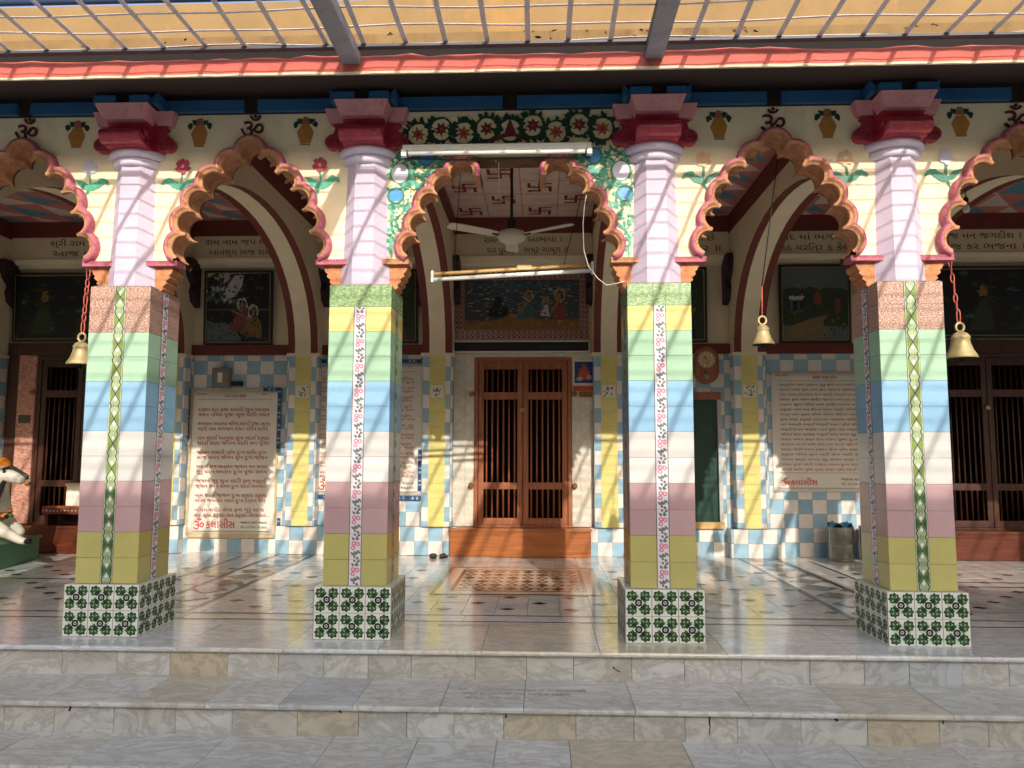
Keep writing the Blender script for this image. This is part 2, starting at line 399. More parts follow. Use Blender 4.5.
class Decal:
    """flat painted shapes lying on a plane, each a hair above the one below"""
    def __init__(s, mb, o, u, v, n, lift=.001, step=.00003): s.mb = mb; s.o = Vector(o); s.u = Vector(u); s.v = Vector(v); s.n = Vector(n); s.h = lift; s.step = step; s.jit = 0.; s.q = random.Random(1)
    def poly(s, pts, k):
        s.h += s.step
        if s.jit: pts = [(p[0]+s.q.gauss(0, s.jit), p[1]+s.q.gauss(0, s.jit)) for p in pts]
        s.mb.face([s.o+s.u*p[0]+s.v*p[1]+s.n*s.h for p in pts], k)
    def ell(s, cx, cy, rx, ry, k, rot=0., n=16):
        s.poly([(cx+cos(rot)*rx*cos(2*pi*i/n)-sin(rot)*ry*sin(2*pi*i/n), cy+sin(rot)*rx*cos(2*pi*i/n)+cos(rot)*ry*sin(2*pi*i/n)) for i in range(n)], k)
    def rect(s, x0, x1, y0, y1, k): s.poly([(x0, y0), (x1, y0), (x1, y1), (x0, y1)], k)
    def leaf(s, cx, cy, L, W, rot, k, n=6):
        a = [(L*i/n, W*sin(pi*(i/n)**.8)) for i in range(n+1)]; b = [(x, -y) for x, y in a[::-1][1:-1]]
        s.poly([(cx+cos(rot)*x-sin(rot)*y, cy+sin(rot)*x+cos(rot)*y) for x, y in a+b], k)
    def ring(s, cx, cy, r0, r1, k, n=18):
        s.h += s.step
        for i in range(n):
            a, b = 2*pi*i/n, 2*pi*(i+1)/n
            s.mb.face([s.o+s.u*(cx+r*cos(t))+s.v*(cy+r*sin(t))+s.n*s.h for r, t in ((r0, a), (r1, a), (r1, b), (r0, b))], k)
    def line(s, pts, wd, k):
        for (x0, y0), (x1, y1) in zip(pts[:-1], pts[1:]):
            d = Vector((x1-x0, y1-y0)); L = d.length or 1; nx, ny = -d.y/L*wd/2, d.x/L*wd/2
            s.poly([(x0+nx, y0+ny), (x0-nx, y0-ny), (x1-nx, y1-ny), (x1+nx, y1+ny)], k)
    def star(s, cx, cy, r0, r1, n, k, rot=0.):
        s.poly([(cx+(r1 if i % 2 == 0 else r0)*cos(rot+pi*i/n), cy+(r1 if i % 2 == 0 else r0)*sin(rot+pi*i/n)) for i in range(2*n)], k)

def tess(poly):
    from mathutils.geometry import tessellate_polygon
    out = [poly[0]]
    for p in poly[1:]:
        if (Vector(p)-Vector(out[-1])).length > 1e-5: out.append(p)
    if (Vector(out[0])-Vector(out[-1])).length < 1e-5: out.pop()
    return [[out[i] for i in t] for t in tessellate_polygon([[Vector((p[0], p[1], 0)) for p in out]])]
def empty(name, loc, label=None, cat=None, group=None, rz=0.):
    o = bpy.data.objects.new(name, None); o.empty_display_size = .1; col.objects.link(o); o.location = loc; o.rotation_euler[2] = rz
    tag(o, label, cat, group); return o
def tag(o, label=None, cat=None, group=None, kind=None):
    if label: o['label'] = label; o['kind'] = kind or 'thing'
    if cat: o['category'] = cat
    if group: o['group'] = group
    if kind: o['kind'] = kind
    return o
def copy_tree(o, parent=None):
    kids = [c for c in bpy.data.objects if c.parent == o]
    c = o.copy(); col.objects.link(c)
    if parent is not None: c.parent = parent
    for k in kids: copy_tree(k, c)
    return c
def lettering(mb, body, size, x, z, y, k, align='LEFT', plane='XZ', ext=.0012, width=None):
    """letters from the built-in font as thin raised shapes on a wall (XZ) or floor (XY)"""
    cu = bpy.data.curves.new('letters', 'FONT'); cu.body = body; cu.size = size; cu.align_x = align; cu.extrude = ext
    cu.resolution_u = 2
    ob = bpy.data.objects.new('letters', cu); col.objects.link(ob)
    dg = bpy.context.evaluated_depsgraph_get(); me = bpy.data.meshes.new_from_object(ob.evaluated_get(dg))
    sx = 1.
    if width and len(me.vertices):
        xs = [v.co.x for v in me.vertices]; wd = max(xs)-min(xs)
        if wd > 0: sx = width/wd
        x0 = min(xs) if align == 'LEFT' else 0
    else: x0 = 0
    for p in me.polygons:
        pts = []
        for i in p.vertices:
            c = me.vertices[i].co; cx = (c.x-x0)*sx
            pts.append((x+cx, y-c.z, z+c.y) if plane == 'XZ' else (x+cx, z+c.y, y+c.z))
        mb.face(pts, k)
    bpy.data.objects.remove(ob); bpy.data.curves.remove(cu); bpy.data.meshes.remove(me)

# ------------------------------------------------------------------ the main dimensions (metres)
PX = [-6.85, -4.49, -2.864, -1.218, .772, 2.398, 4.03, 6.40]       # pillars
QX = [-6.85, -4.52, -2.885, -1.255, .790, 2.440, 4.07, 6.40]       # pilasters behind
ZS, ZB = 2.312, .331        # top of shaft, top of base
YB = 4.23                   # rear wall
YF, Y2, Y3 = -.2824, -.7749, -1.2013
Z1, Z2, Z3 = -.1743, -.3433, -.512
YW = .12                    # face of the arch wall
ZSP, ZWT, ZCE = 2.50, 3.57, 4.08
XL, XR = -8.2, 7.9

# ------------------------------------------------------------------ ground, steps, floor
g = MB(); g.face([(-400, -400, Z3), (400, -400, Z3), (400, 400, Z3), (-400, 400, Z3)], 'paving')
tag(g.build('ground'), kind='structure')
def slabs_x(mb, x0, x1, y0, y1, z0, z1, k, L, jit=.25, gap=.003, split=None, round_=0.):
    x = x0
    while x < x1:
        wd = L*rnd.uniform(1-jit, 1+jit); e = min(x+wd, x1); mb.cur = rnd.random()
        dz = rnd.uniform(-.0012, .0012); dy = rnd.uniform(-.0012, .0012)
        a_, b_ = x+gap/2, e-gap/2
        if round_ > 0:
            c = round_
            prof = [(y0+dy, z0), (y0+dy, z1+dz-c), (y0+dy+c*.3, z1+dz-c*.3), (y0+dy+c, z1+dz), (y1, z1+dz), (y1, z0)]
            mb.prism(prof[::-1], a_, b_, k, 'X')
        else: mb.box(a_, b_, y0+dy, y1, z0, z1+dz, k)
        x = e
    mb.cur = .5
st = MB()
st.box(XL, XR, YF+.036, 4.0, Z3, -.026, 'joint'); st.box(XL, XR, Y2+.036, YF+.05, Z3, Z1-.026, 'joint'); st.box(XL, XR, Y3+.036, Y2+.05, Z3, Z2-.026, 'joint')
# risers set a little back under the nosing of each tread
slabs_x(st, XL, XR, YF+.026, YF+.045, Z1, -.0255, 'marble_step', .335)
slabs_x(st, XL, XR, Y2+.026, Y2+.045, Z2, Z1-.0255, 'marble_step', .325)
slabs_x(st, XL, XR, Y3+.026, Y3+.045, Z3, Z2-.0255, 'marble_step', .33)
slabs_x(st, XL, XR, Y2, YF+.026, Z1-.025, Z1, 'marble_step', .5, round_=.012)
slabs_x(st, XL, XR, Y3, Y2+.026, Z2-.025, Z2, 'marble_step', .5, round_=.012)
stairs = tag(st.build('stairs'), kind='structure')
fl = MB()
slabs_x(fl, XL, XR, YF, .50, -.025, 0, 'marble_floor', .62, round_=.012)
T_ = .49
y = .53
slabs_x(fl, XL, XR, .503, .735, -.025, 0, 'marble_floor', .9)
y = .74
while y < YB:
    e = min(y+T_/2, YB+.05); slabs_x(fl, XL, XR, y+.001, e-.001, -.025, 0, 'marble_floor', .245, 0.0); y = e
fl.box(XL, XR, YF+.04, YB, -.05, -.0255, 'joint')
floor = tag(fl.build('veranda_floor'), kind='structure')
# dark lines, dots and inlaid bands of the floor
inl = MB(); D = Decal(inl, (0, 0, 0), (1, 0, 0), (0, 1, 0), (0, 0, 1), .002, .000003)
D.rect(XL, XR, .518, .541, 'stone_dark'); D.rect(XL, XR, .728, .748, 'stone_dark')
for j in range(9):
    for i in range(-17, 17):
        cx = i*T_ + (T_/2 if j % 2 else 0) - .27; cy = .98 + j*T_*.5
        if cy > 4.1 or (-1.05 < cx < .6 and 1.5 < cy < 3.25): continue
        s_ = .05; D.poly([(cx-s_*1.3, cy), (cx, cy-s_), (cx+s_*1.3, cy), (cx, cy+s_)], 'stone_dark')
def band(p0, p1, q0, q1):
    p0, p1, q0, q1 = map(Vector, (p0, p1, q0, q1))
    D.line([p0, p1], .045, 'stone_dark'); D.line([q0, q1], .045, 'stone_dark')
    n = 9
    for i in range(n):
        t0, t1 = (i+.04)/n, (i+.96)/n; tm = (t0+t1)/2
        a0 = p0.lerp(p1, t0); b0 = q0.lerp(q1, t0); a1 = p0.lerp(p1, t1); b1 = q0.lerp(q1, t1); am = p0.lerp(p1, tm); bm_ = q0.lerp(q1, tm)
        c0 = (a0+b0)/2; c1 = (a1+b1)/2
        D.poly([c0, am.lerp(bm_, .12), c1, am.lerp(bm_, .88)], 'stone_grey')
band((-2.68, .78), (-2.70, 4.1), (-3.10, .78), (-3.14, 4.1))
band((2.25, .78), (2.27, 4.1), (2.70, .78), (2.69, 4.1))
for (a, b) in (((3.0, 2.2), (6.2, 2.2)), ((3.0, 2.2), (3.0, 3.9)), ((3.2, 2.45), (6.2, 2.45)), ((-3.5, 2.2), (-6.2, 2.2)), ((-3.5, 2.2), (-3.5, 3.9))): D.line([a, b], .03, 'stone_dark')
for (x0, x1, y0, y1, k) in ((-.96, .53, 1.58, 3.16, 'stone_grey'), (-.92, .49, 1.62, 3.12, 'stone_pale'), (-.81, .385, 1.74, 3.0, 'stone_brown'), (-.775, .35, 1.78, 2.96, 'stone_pale')): D.rect(x0, x1, y0, y1, k)
nx, ny = 8, 6
for j in range(ny):
    for i in range(nx):
        cx = -.775+1.125*(i+.5)/nx; cy = 1.78+1.18*(j+.5)/ny; a = 1.125/nx/2; ay = 1.18/ny/2
        D.poly([(cx-a*.96, cy), (cx-a*.45, cy-ay*.5), (cx, cy-ay*.96), (cx+a*.45, cy-ay*.5), (cx+a*.96, cy), (cx+a*.45, cy+ay*.5), (cx, cy+ay*.96), (cx-a*.45, cy+ay*.5)], 'stone_brown')
        D.poly([(cx-a*.45, cy), (cx, cy-ay*.4), (cx+a*.45, cy), (cx, cy+ay*.4)], 'stone_dark' if (i+j) % 3 == 0 else 'stone_pale')
lt = inl
lettering(lt, 'સ્વ. રમણલાલ મગનલાલ ના સ્મરણાર્થે', .06, -.73, .40, .0022, 'engrave', plane='XY', ext=.0003, width=.59)
tag(inl.build('inlay', floor))
en = MB()
for i, t in enumerate(('સ્વ. પટેલ અંબાલાલ નારણદાસ ના સ્મરણાર્થે', 'હસ્તે કાન્તીભાઈ તથા પરિવાર તરફથી', 'સંવત  રામનવમી')):
    lettering(en, t, .06, -.49+.03*i, -.47-.075*i, Z1+.0015, 'engrave', plane='XY', ext=.0003, width=(.74, .62, .3)[i])
tag(en.build('inscription', stairs))
mk = MB(); d = Decal(mk, (0, Y2+.026, 0), (1, 0, 0), (0, 0, 1), (0, -1, 0), .002); d.jit = .0025
for (x, z0, z1, w_) in ((.885, Z1-.026, Z1-.13, .008), (-2.6, Z1-.026, Z1-.06, .012), (-.2, Z1-.03, Z1-.055, .006), (2.1, Z1-.03, Z1-.05, .01), (1.55, Z1-.03, Z1-.045, .02), (-1.1, Z1-.03, Z1-.04, .02)): d.line([(x, z0), (x+.003, (z0+z1)/2), (x-.001, z1)], w_, 'stone_dark')
d = Decal(mk, (0, YF+.026, 0), (1, 0, 0), (0, 0, 1), (0, -1, 0), .002); d.jit = .0025
for (x, z0, z1) in ((.42, -.09, -.12),): d.line([(x, z0), (x+.02, (z0+z1)/2), (x+.05, z1)], .005, 'stone_dark')
tag(mk.build('crack', stairs))

# ------------------------------------------------------------------ pillars
TS = .1667; STW = .0834
HW = .20835
def strip_flower(D, x, y0, h):
    """one tall glazed tile with pink blossoms and grey sprigs"""
    cx = x
    D.rect(cx-.0385, cx+.0385, y0+.001, y0+h-.001, 'strip_lilac')
    for dx, dy in ((-.010, .62), (.016, .60), (-.012, .45)):
        D.ring(cx+dx, y0+h*dy, .006, .0155, 'bloom_pink', 12)
    for (dx, dy, r, L) in ((.004, .74, 1.2, .03), (.004, .76, .4, .022), (-.004, .74, 2.3, .026), (.0, .9, 1.9, .02), (.012, .9, .5, .022), (.01, .36, -.7, .03), (.0, .34, -1.7, .03), (.0, .18, .8, .024), (-.006, .16, 2.4, .028), (.006, .1, -.6, .022), (.0, .06, 2.0, .018)):
        D.leaf(cx+dx, y0+h*dy, L*1.15, .0085, r, 'sprig', 5)
    for s_ in (-1, 1): D.rect(cx+s_*.0375-.0009, cx+s_*.0375+.0009, y0+.001, y0+h-.001, 'sprig')
def strip_lattice(D, x, y0, h, k='strip_green'):
    cx = x; hw = .0385
    D.rect(cx-hw, cx+hw, y0+.001, y0+h-.001, 'strip_bed')
    mid = y0+h/2
    for s_ in (-1, 1):
        D.poly([(cx+s_*.006, mid), (cx+s_*.035, mid-h*.26), (cx+s_*.036, mid), (cx+s_*.035, mid+h*.26)], k)
        pts = [(cx+s_*t[0], mid+h*t[1]) for t in ((.022, -.5), (.034, -.36), (.020, -.18), (0, 0), (-.020, .18), (-.034, .36), (-.022, .5))]
        D.line(pts, .0062, 'ink')
        D.poly([(cx, mid+s_*h*.12), (cx+.010, mid+s_*h*.22), (cx+.006, mid+s_*h*.30), (cx, mid+s_*h*.26), (cx-.006, mid+s_*h*.30), (cx-.010, mid+s_*h*.22)], 'tile_white')
        D.ell(cx, mid+s_*h*.445, .012, .0065, k, n=10); D.ell(cx, mid+s_*h*.445, .006, .003, 'tile_white', n=8)
    D.rect(cx-hw, cx-hw+.0022, y0, y0+h, 'tile_white'); D.rect(cx+hw-.0022, cx+hw, y0, y0+h, 'tile_white')
def base_tile(D, x0, y0, s_):
    cx, cy = x0+s_/2, y0+s_/2
    D.rect(x0+.002, x0+s_-.002, y0+.002, y0+s_-.002, 'tile_white')
    for q in range(4):
        a = q*pi/2
        D.leaf(cx+.028*cos(a), cy+.028*sin(a), .030, .014, a, 'leaf_pale')
        d = a+pi/4
        kx, ky = cx+.055*cos(d), cy+.055*sin(d)
        for (dr, L, W_) in ((0, .038, .012), (.8, .036, .011), (-.8, .036, .011), (1.55, .034, .010), (-1.55, .034, .010), (2.35, .036, .011), (-2.35, .036, .011), (pi, .030, .010), (.4, .03, .009), (-.4, .03, .009), (1.2, .03, .009), (-1.2, .03, .009)):
            D.leaf(kx, ky, L*1.1, W_*1.6, d+dr, 'leaf_mid' if abs(dr) in (.4, 1.2, 2.35) else 'leaf_dark', 5)
        for dr in (0, 1.57, -1.57): D.leaf(kx+.008*cos(d+dr), ky+.008*sin(d+dr), .018, .0028, d+dr, 'leaf_pale', 4)
    D.ring(cx, cy, .0105, .0235, 'ink'); D.ell(cx, cy, .007, .007, 'sprig', n=10)
FACES = [((0, -1), (1, 0)), ((1, 0), (0, 1)), ((0, 1), (-1, 0)), ((-1, 0), (0, -1))]   # outward normal, along
def make_pillar(kind):
    root = empty('tiled_pillar', (0, 0, 0))
    cy = HW                               # pillar centre (front of shaft at y=0)
    # base
    b = MB(); B = .25
    b.box(-B, B, cy-B, cy+B, 0, ZB-.002, 'tile_white')
    for (n_, u_) in FACES:
        o = Vector((0, cy, 0))+Vector((n_[0], n_[1], 0))*B - Vector((u_[0], u_[1], 0))*B
        Dd = Decal(b, o, (u_[0], u_[1], 0), (0, 0, 1), (n_[0], n_[1], 0), .0006, .000004)
        Dd.rect(0, 2*B, .0, ZB, 'grout')
        for j in range(2):
            for i in range(3): base_tile(Dd, i*TS-.0+.0, j*ZB/2, TS)
    b.build('base', root)
    # shaft: core of grout with glazed tiles standing a little proud
    s_ = MB(); s_.box(-HW+.004, HW-.004, .004, 2*HW-.004, ZB, ZS-.003, 'grout')
    bs = MB()
    rows = []
    z = ZB; hh = (ZS-ZB)/11.9
    seq = ['t_yellow']*2 + ['t_pink']*2 + ['t_white']*2 + ['t_blue']*2 + ['t_mint']*2 + (['granite_brown']*2 if kind == 'a' else ['t_paleyellow', 'granite_green'])
    for i, k in enumerate(seq):
        h = hh if i < 11 else hh*.9
        rows.append((z, h, k)); z += h
    for fi, (n_, u_) in enumerate(FACES):
        N = Vector((n_[0], n_[1], 0)); U = Vector((u_[0], u_[1], 0)); o = Vector((0, cy, 0))+N*(HW-.004)-U*HW
        green = (fi % 2 == 0) == (kind == 'a')
        for (z0, h, k) in rows:
            for (a, b_) in ((.0, TS), (TS+STW, 2*HW)):
                s_.cur = rnd.random()
                e0 = .0008 if a > 0 else 0.0; e1 = .0008 if b_ < 2*HW-.001 else 0.0
                lo, hi = a+e0+.0004, b_-e1-.0004
                p = [o+U*lo+Vector((0, 0, z0+.0013)), o+U*hi+Vector((0, 0, z0+.0013)), o+U*hi+Vector((0, 0, z0+h-.0013)), o+U*lo+Vector((0, 0, z0+h-.0013))]
                q = [x+N*.004 for x in p]
                s_.face(q, k)
                for i in range(4): s_.face([p[i], p[(i+1) % 4], q[(i+1) % 4], q[i]], k)
        Dd = Decal(bs, o+N*.002, U, (0, 0, 1), N, .0022, .00001)
        for (z0, h, k) in rows:
            if k == 'granite_green': Dd.rect(TS+.0015, TS+STW-.0015, z0+.001, z0+h-.001, k)
            elif green: strip_lattice(Dd, TS+STW/2, z0, h, 'leaf_mid' if k in ('t_yellow', 't_pink') else 'strip_green')
            else: strip_flower(Dd, TS+STW/2, z0, h)
    s_.build('shaft', root); bs.build('border_strip', root)
    # painted octagonal column, tapering
    c = MB()
    def octo(r, z): return [(r/cos(pi/8)*cos(pi/8+i*pi/4), cy+r/cos(pi/8)*sin(pi/8+i*pi/4), z) for i in range(8)]
    c.grid([octo(.178, ZS-.004), octo(.175, ZS+.02), octo(.167, 2.8), octo(.158, 3.20)], 'lavender', False, True)
    c.box(-HW+.008, HW-.008, .008, 2*HW-.008, ZS-.004, ZS+.006, 'grout')
    c.build('column', root)
    # collar of two cushions
    r = MB(); pr = []
    for zc, R, th in ((3.205, .170, .035), (3.262, .195, .038)):
        for i in range(9):
            a = -pi/2+pi*i/8; pr.append((R+.028*cos(a), zc+th*sin(a)*.82))
    pr = [(.13, 3.17)]+pr+[(.15, 3.296)]
    r.lathe(pr, (0, cy, 0), 'ring_white', 8 if False else 28); r.build('collar', root)
    # capital: four scrolled brackets round a block
    k = MB(); k.box(-.16, .16, cy-.16, cy+.16, 3.285, 3.52, 'capital_red')
    def brk(th, dr=0.):
        roll = []
        prof = [(.13, 3.284), (.245-dr, 3.284), (.26-dr, 3.296)]
        for i in range(11):
            a = -pi/2+pi*i/10*1.05; prof.append((.285-dr+.05*cos(a), 3.34+.05*sin(a)))
        prof += [(.225, 3.415), (.215, 3.44), (.24, 3.458), (.13, 3.474)]
        Rm = Matrix.Rotation(th, 4, 'Z')
        hw = .142
        for sgn in (-1, 1):
            pts = [Rm @ Vector((sgn*hw, -p[0], p[1])) for p in prof]
            k.face([(p.x, p.y+cy, p.z) for p in (pts if sgn > 0 else pts[::-1])], 'capital_red')
        rows_ = [[(lambda v: (v.x, v.y+cy, v.z))(Rm @ Vector((x, -p[0], p[1]))) for p in prof] for x in (-hw, hw)]
        k.grid(rows_, 'capital_red', False)
        # carved ridges on the bracket's front and flanks
        for sgn in (-1, 1):
            for rr in (.02, .036, .05):
                pts = []
                for i in range(13):
                    a = 2*pi*i/12
                    v = Rm @ Vector((sgn*(hw+.002), -(.27-dr+rr*cos(a)), 3.342+rr*sin(a))); pts.append((v.x, v.y+cy, v.z))
                k.tube(pts[:-1], .006, 'capital_red', 5, closed=True)
    for q in range(4): brk(q*pi/2, .045 if q % 2 else 0.)
    k.build('capital', root)
    a = MB()   # mauve abacus, flaring up to the beam
    def fl(th, w0, w1, r0, r1, z0, z1):
        Rm = Matrix.Rotation(th, 4, 'Z')
        ring0 = [(-w0, -r0), (w0, -r0), (w0, 0), (-w0, 0)]; ring1 = [(-w1, -r1), (w1, -r1), (w1, 0), (-w1, 0)]
        P0 = [Rm @ Vector((x, y_, z0)) for x, y_ in ring0]; P1 = [Rm @ Vector((x, y_, z1)) for x, y_ in ring1]
        P0 = [(v.x, v.y+cy, v.z) for v in P0]; P1 = [(v.x, v.y+cy, v.z) for v in P1]
        a.face(P0[::-1], 'mauve'); a.face(P1, 'mauve')
        for i in range(4): a.face([P0[i], P0[(i+1) % 4], P1[(i+1) % 4], P1[i]], 'mauve')
    fl(0, .145, .182, .285, .33, 3.462, 3.556)
    for th in (pi/2, -pi/2): fl(th, .145, .17, .262, .288, 3.475, 3.568)
    fl(pi, .14, .178, .26, .30, 3.50, 3.57)
    a.build('abacus', root)
    # blue moulding stepping round the head of the pillar
    bl = MB()
    for x0, x1 in ((-.185, -.045), (.055, .185)):
        bl.prism([(x0, 3.560), (x1, 3.560), (x1, 3.612), (x0, 3.612)], -.115, -.068, 'blue_beam', 'Y')
    bl.prism([(-.188, 3.573), (.188, 3.573), (.188, 3.66), (-.188, 3.66)], -.066, .10, 'dark_beam', 'Y')
    for sg in (-1, 1): bl.prism([(sg*.1895, 3.575), (sg*.225, 3.575), (sg*.225, 3.655), (sg*.1895, 3.615)][::sg], -.068, .066, 'blue_beam', 'Y')
    bl.build('head_block', root)
    return root
PL = ['outermost tiled pillar past the far end of the veranda', 'tiled pillar just outside the view beyond the statue plinth',
      'striped tile pillar with brown speckled top and green lattice strip, nearest green plinth',
      'striped tile pillar with green speckled top and blossom strip, left of padlocked door',
      'striped tile pillar with green speckled top and blossom strip, right of padlocked door',
      'striped tile pillar with brown speckled top and green lattice strip, nearest the steel drums',
      'tiled pillar just outside the view beyond the steel drums', 'last tiled pillar beyond the dark barred door']
pa = make_pillar('a'); pb = make_pillar('b')
KIND = 'baabbaab'
for i, x in enumerate(PX):
    src = pa if KIND[i] == 'a' else pb
    o = src if i in (2, 3) else copy_tree(src)
    o.location = (x, 0, 0); tag(o, PL[i], 'pillar', 'tiled pillars along the front of the veranda')

# ------------------------------------------------------------------ scalloped arches
def isect(c0, r0, c1, r1):
    d = Vector((c1[0]-c0[0], c1[1]-c0[1])); L = d.length
    a = (r0*r0-r1*r1+L*L)/(2*L); h2 = r0*r0-a*a
    h = sqrt(max(h2, 1e-9)); m = Vector(c0)+d*(a/L); n = Vector((-d.y, d.x))/L
    p, q = m+n*h, m-n*h
    return p if (p-Vector((0, 2.6))).length > (q-Vector((0, 2.6))).length else q
def foil_path(circles, dr, n=9, a_end=-1.15, a_last=None):
    """circles: right end .. top .. left end as (x, z, r); returns points right to left"""
    C = [((c[0], c[1]), c[2]+dr) for c in circles]; out = []
    for i, (c, r) in enumerate(C):
        def ang(p): return atan2(p[1]-c[1], p[0]-c[0])
        a0 = a_end if i == 0 else ang(isect(C[i-1][0], C[i-1][1], c, r))
        a1 = (pi-a_end if a_last is None else a_last) if i == len(C)-1 else ang(isect(c, r, C[i+1][0], C[i+1][1]))
        while a1 < a0: a1 += 2*pi
        while a1-a0 > 2*pi: a1 -= 2*pi
        for j in range(n+1):
            a = a0+(a1-a0)*j/n; out.append((c[0]+r*cos(a), c[1]+r*sin(a)))
    return out
SIDE = [(.455, 2.615), (.415, 2.78), (.345, 2.935), (.247, 3.07), (.128, 3.19)]
CENT = [(.665, 2.60, .085), (.615, 2.755, .085), (.545, 2.90, .085), (.45, 3.02, .085), (.335, 3.115, .088)]
def circles_for(kind, sx):
    q_ = random.Random(int(sx*1e6) % 9973)
    def J(c, a=.006): return (c[0]+q_.uniform(-a, a), c[1]+q_.uniform(-a, a), c[2]+q_.uniform(-.003, .003))
    if kind == 'centre': return [J(c, .004) for c in CENT]
    r = [(x*sx, z, .088) for x, z in SIDE]; top = [(0, 3.285, .084)]
    return [J(c) for c in r] + top + [J((-x, z, q)) for x, z, q in r[::-1]]
def make_arch(xa, xb, kind, label, om=True, flowers=('flower_red', 'flower_peach')):
    xc = (xa+xb)/2; W = (xb-xa)/2
    root = empty('scalloped_arch', (xc, YW, ZSP), label, 'arch', 'scalloped arches between the pillars')
    sx = 1. if kind == 'centre' else (W/.817)
    C = circles_for(kind, sx)
    half = kind == 'centre'
    def FP(dr): return foil_path(C, dr, a_last=3.45 if half else None)
    inner = FP(0); outer = FP(.040); mid = FP(.015)
    if half:
        cr = foil_path(C, .03, a_last=1.75); cut = cr + [(-x, z) for x, z in cr[::-1]]
    else: cut = FP(.03)
    wx = W-.05
    # arch wall: everything round the opening, between the columns
    s_ = MB()
    poly = [(wx, ZSP)] + cut + [(-wx, ZSP), (-wx, ZWT), (wx, ZWT)]
    for p in tess([(xc+x, z) for x, z in poly]):
        s_.face([(a, YW, b) for a, b in p], 'cream'); s_.face([(a, .33, b) for a, b in p][::-1], 'cream_inside')
    n = len(poly)
    for i in range(n):
        a, b = poly[i], poly[(i+1) % n]
        s_.face([(xc+a[0], YW, a[1]), (xc+b[0], YW, b[1]), (xc+b[0], .33, b[1]), (xc+a[0], .33, a[1])], 'moulding_brown' if i <= len(cut) else 'cream_inside')
    s_.build('spandrel', root)
    inn2 = FP(-.012); inn3 = FP(.004)
    for flip in ((1, -1) if half else (1,)):
        m_ = MB()
        def rowp(path, y): return [(xc+flip*x, y, z) for x, z in path]
        rows = [rowp(outer, YW+.002), rowp(outer, .078), rowp(FP(.033), .062), rowp(mid, .056), rowp(FP(.007), .064), rowp(inner, .085), rowp(inn2, .078), rowp(inn2, .112), rowp(inn3, .15), rowp(inn3, .27), rowp(FP(-.004), .275), rowp(FP(-.004), .30), rowp(inn3, .31), rowp(inn3, .332), rowp(outer, .336), rowp(outer, YW+.002)]
        m_.grid(rows, ['rim_pink', 'rim_pink', 'rim_pink', 'moulding_orange', 'moulding_orange', 'moulding_orange', 'moulding_orange', 'moulding_orange', 'moulding_orange', 'moulding_orange', 'moulding_orange', 'moulding_brown', 'moulding_brown', 'moulding_brown', 'moulding_brown'], True)
        for e_ in ((0, -1) if half else ()): m_.face([r[e_] for r in rows[:-1]], 'moulding_orange')
        if half:
            sgn = flip; ex = outer[0][0]; xs = sorted((xc+sgn*(ex-.03), xc+sgn*(wx-.03))); m_.box(xs[0], xs[1], .085, .22, ZSP-.024, ZSP+.012, 'moulding_orange')
            m_.build('moulding', root)
    # flat pink band under the wall beside each springing
    ex = outer[0][0]
    for sgn in (() if half else (-1, 1)):
        xs = sorted((xc+sgn*(ex-.03), xc+sgn*(wx-.03)))
        m_.box(xs[0], xs[1], .085, .22, ZSP-.024, ZSP+.012, 'rim_pink')
    if not half: m_.build('moulding', root)
    # stepped corbels
    for sgn in (-1, 1):
        c = MB()
        prof = [(0, 2.474), (.125, 2.474), (.132, 2.455), (.118, 2.428), (.104, 2.42), (.112, 2.402), (.094, 2.385), (.084, 2.38), (.092, 2.362), (.07, 2.345), (.064, 2.338), (.07, 2.322), (.05, 2.305), (0, 2.302)]
        base = xc+sgn*(W-.158)
        c.prism([(base-sgn*p[0], p[1]) for p in prof][::sgn], .128, .30, 'corbel_orange', 'Y', smooth=False)
        c.build('corbel', root)
    if kind == 'centre':
        fr = MB(); d = Decal(fr, (xc, YW, 0), (1, 0, 0), (0, 0, 1), (0, -1, 0), .006, .00006)
        d.jit = .0022; d.rect(-.735, .735, 3.29, 3.525, 'relief_cream')
        q = random.Random(3)
        for i in range(9):
            x = -.64+i*.16; z = 3.42+(.02 if i % 2 else -.01)+q.uniform(-.012, .012)
            d.line([(x+.078*cos(t*pi/8), z+.085*sin(t*pi/8)) for t in range(17)], .017, 'vine_dark')
            for t in range(26):
                a = q.uniform(0, 2*pi); d.leaf(x+.075*cos(a), z+.08*sin(a), q.uniform(.04, .06), .013, a+q.uniform(-1, 1), 'vine_dark', 5)
            if i == 4:
                d.poly([(x-.045, z-.04), (x, z+.09), (x+.045, z-.04)], 'vine_maroon'); d.line([(x+.14*cos(pi*t/12), z-.12+.085*sin(pi*t/12)) for t in range(13)], .026, 'vine_maroon')
            else:
                d.star(x, z, .028, .055, 7, 'vine_maroon' if i % 2 else 'vine_brick', .3*i)
                d.ell(x, z, .012, .012, 'vine_brick' if i % 2 else 'vine_maroon', n=10)
        fr.build('floral_frieze', root)
        cb = [(sg_*c[0], c[1], c[2]+.045) for c in C for sg_ in (-1, 1)]
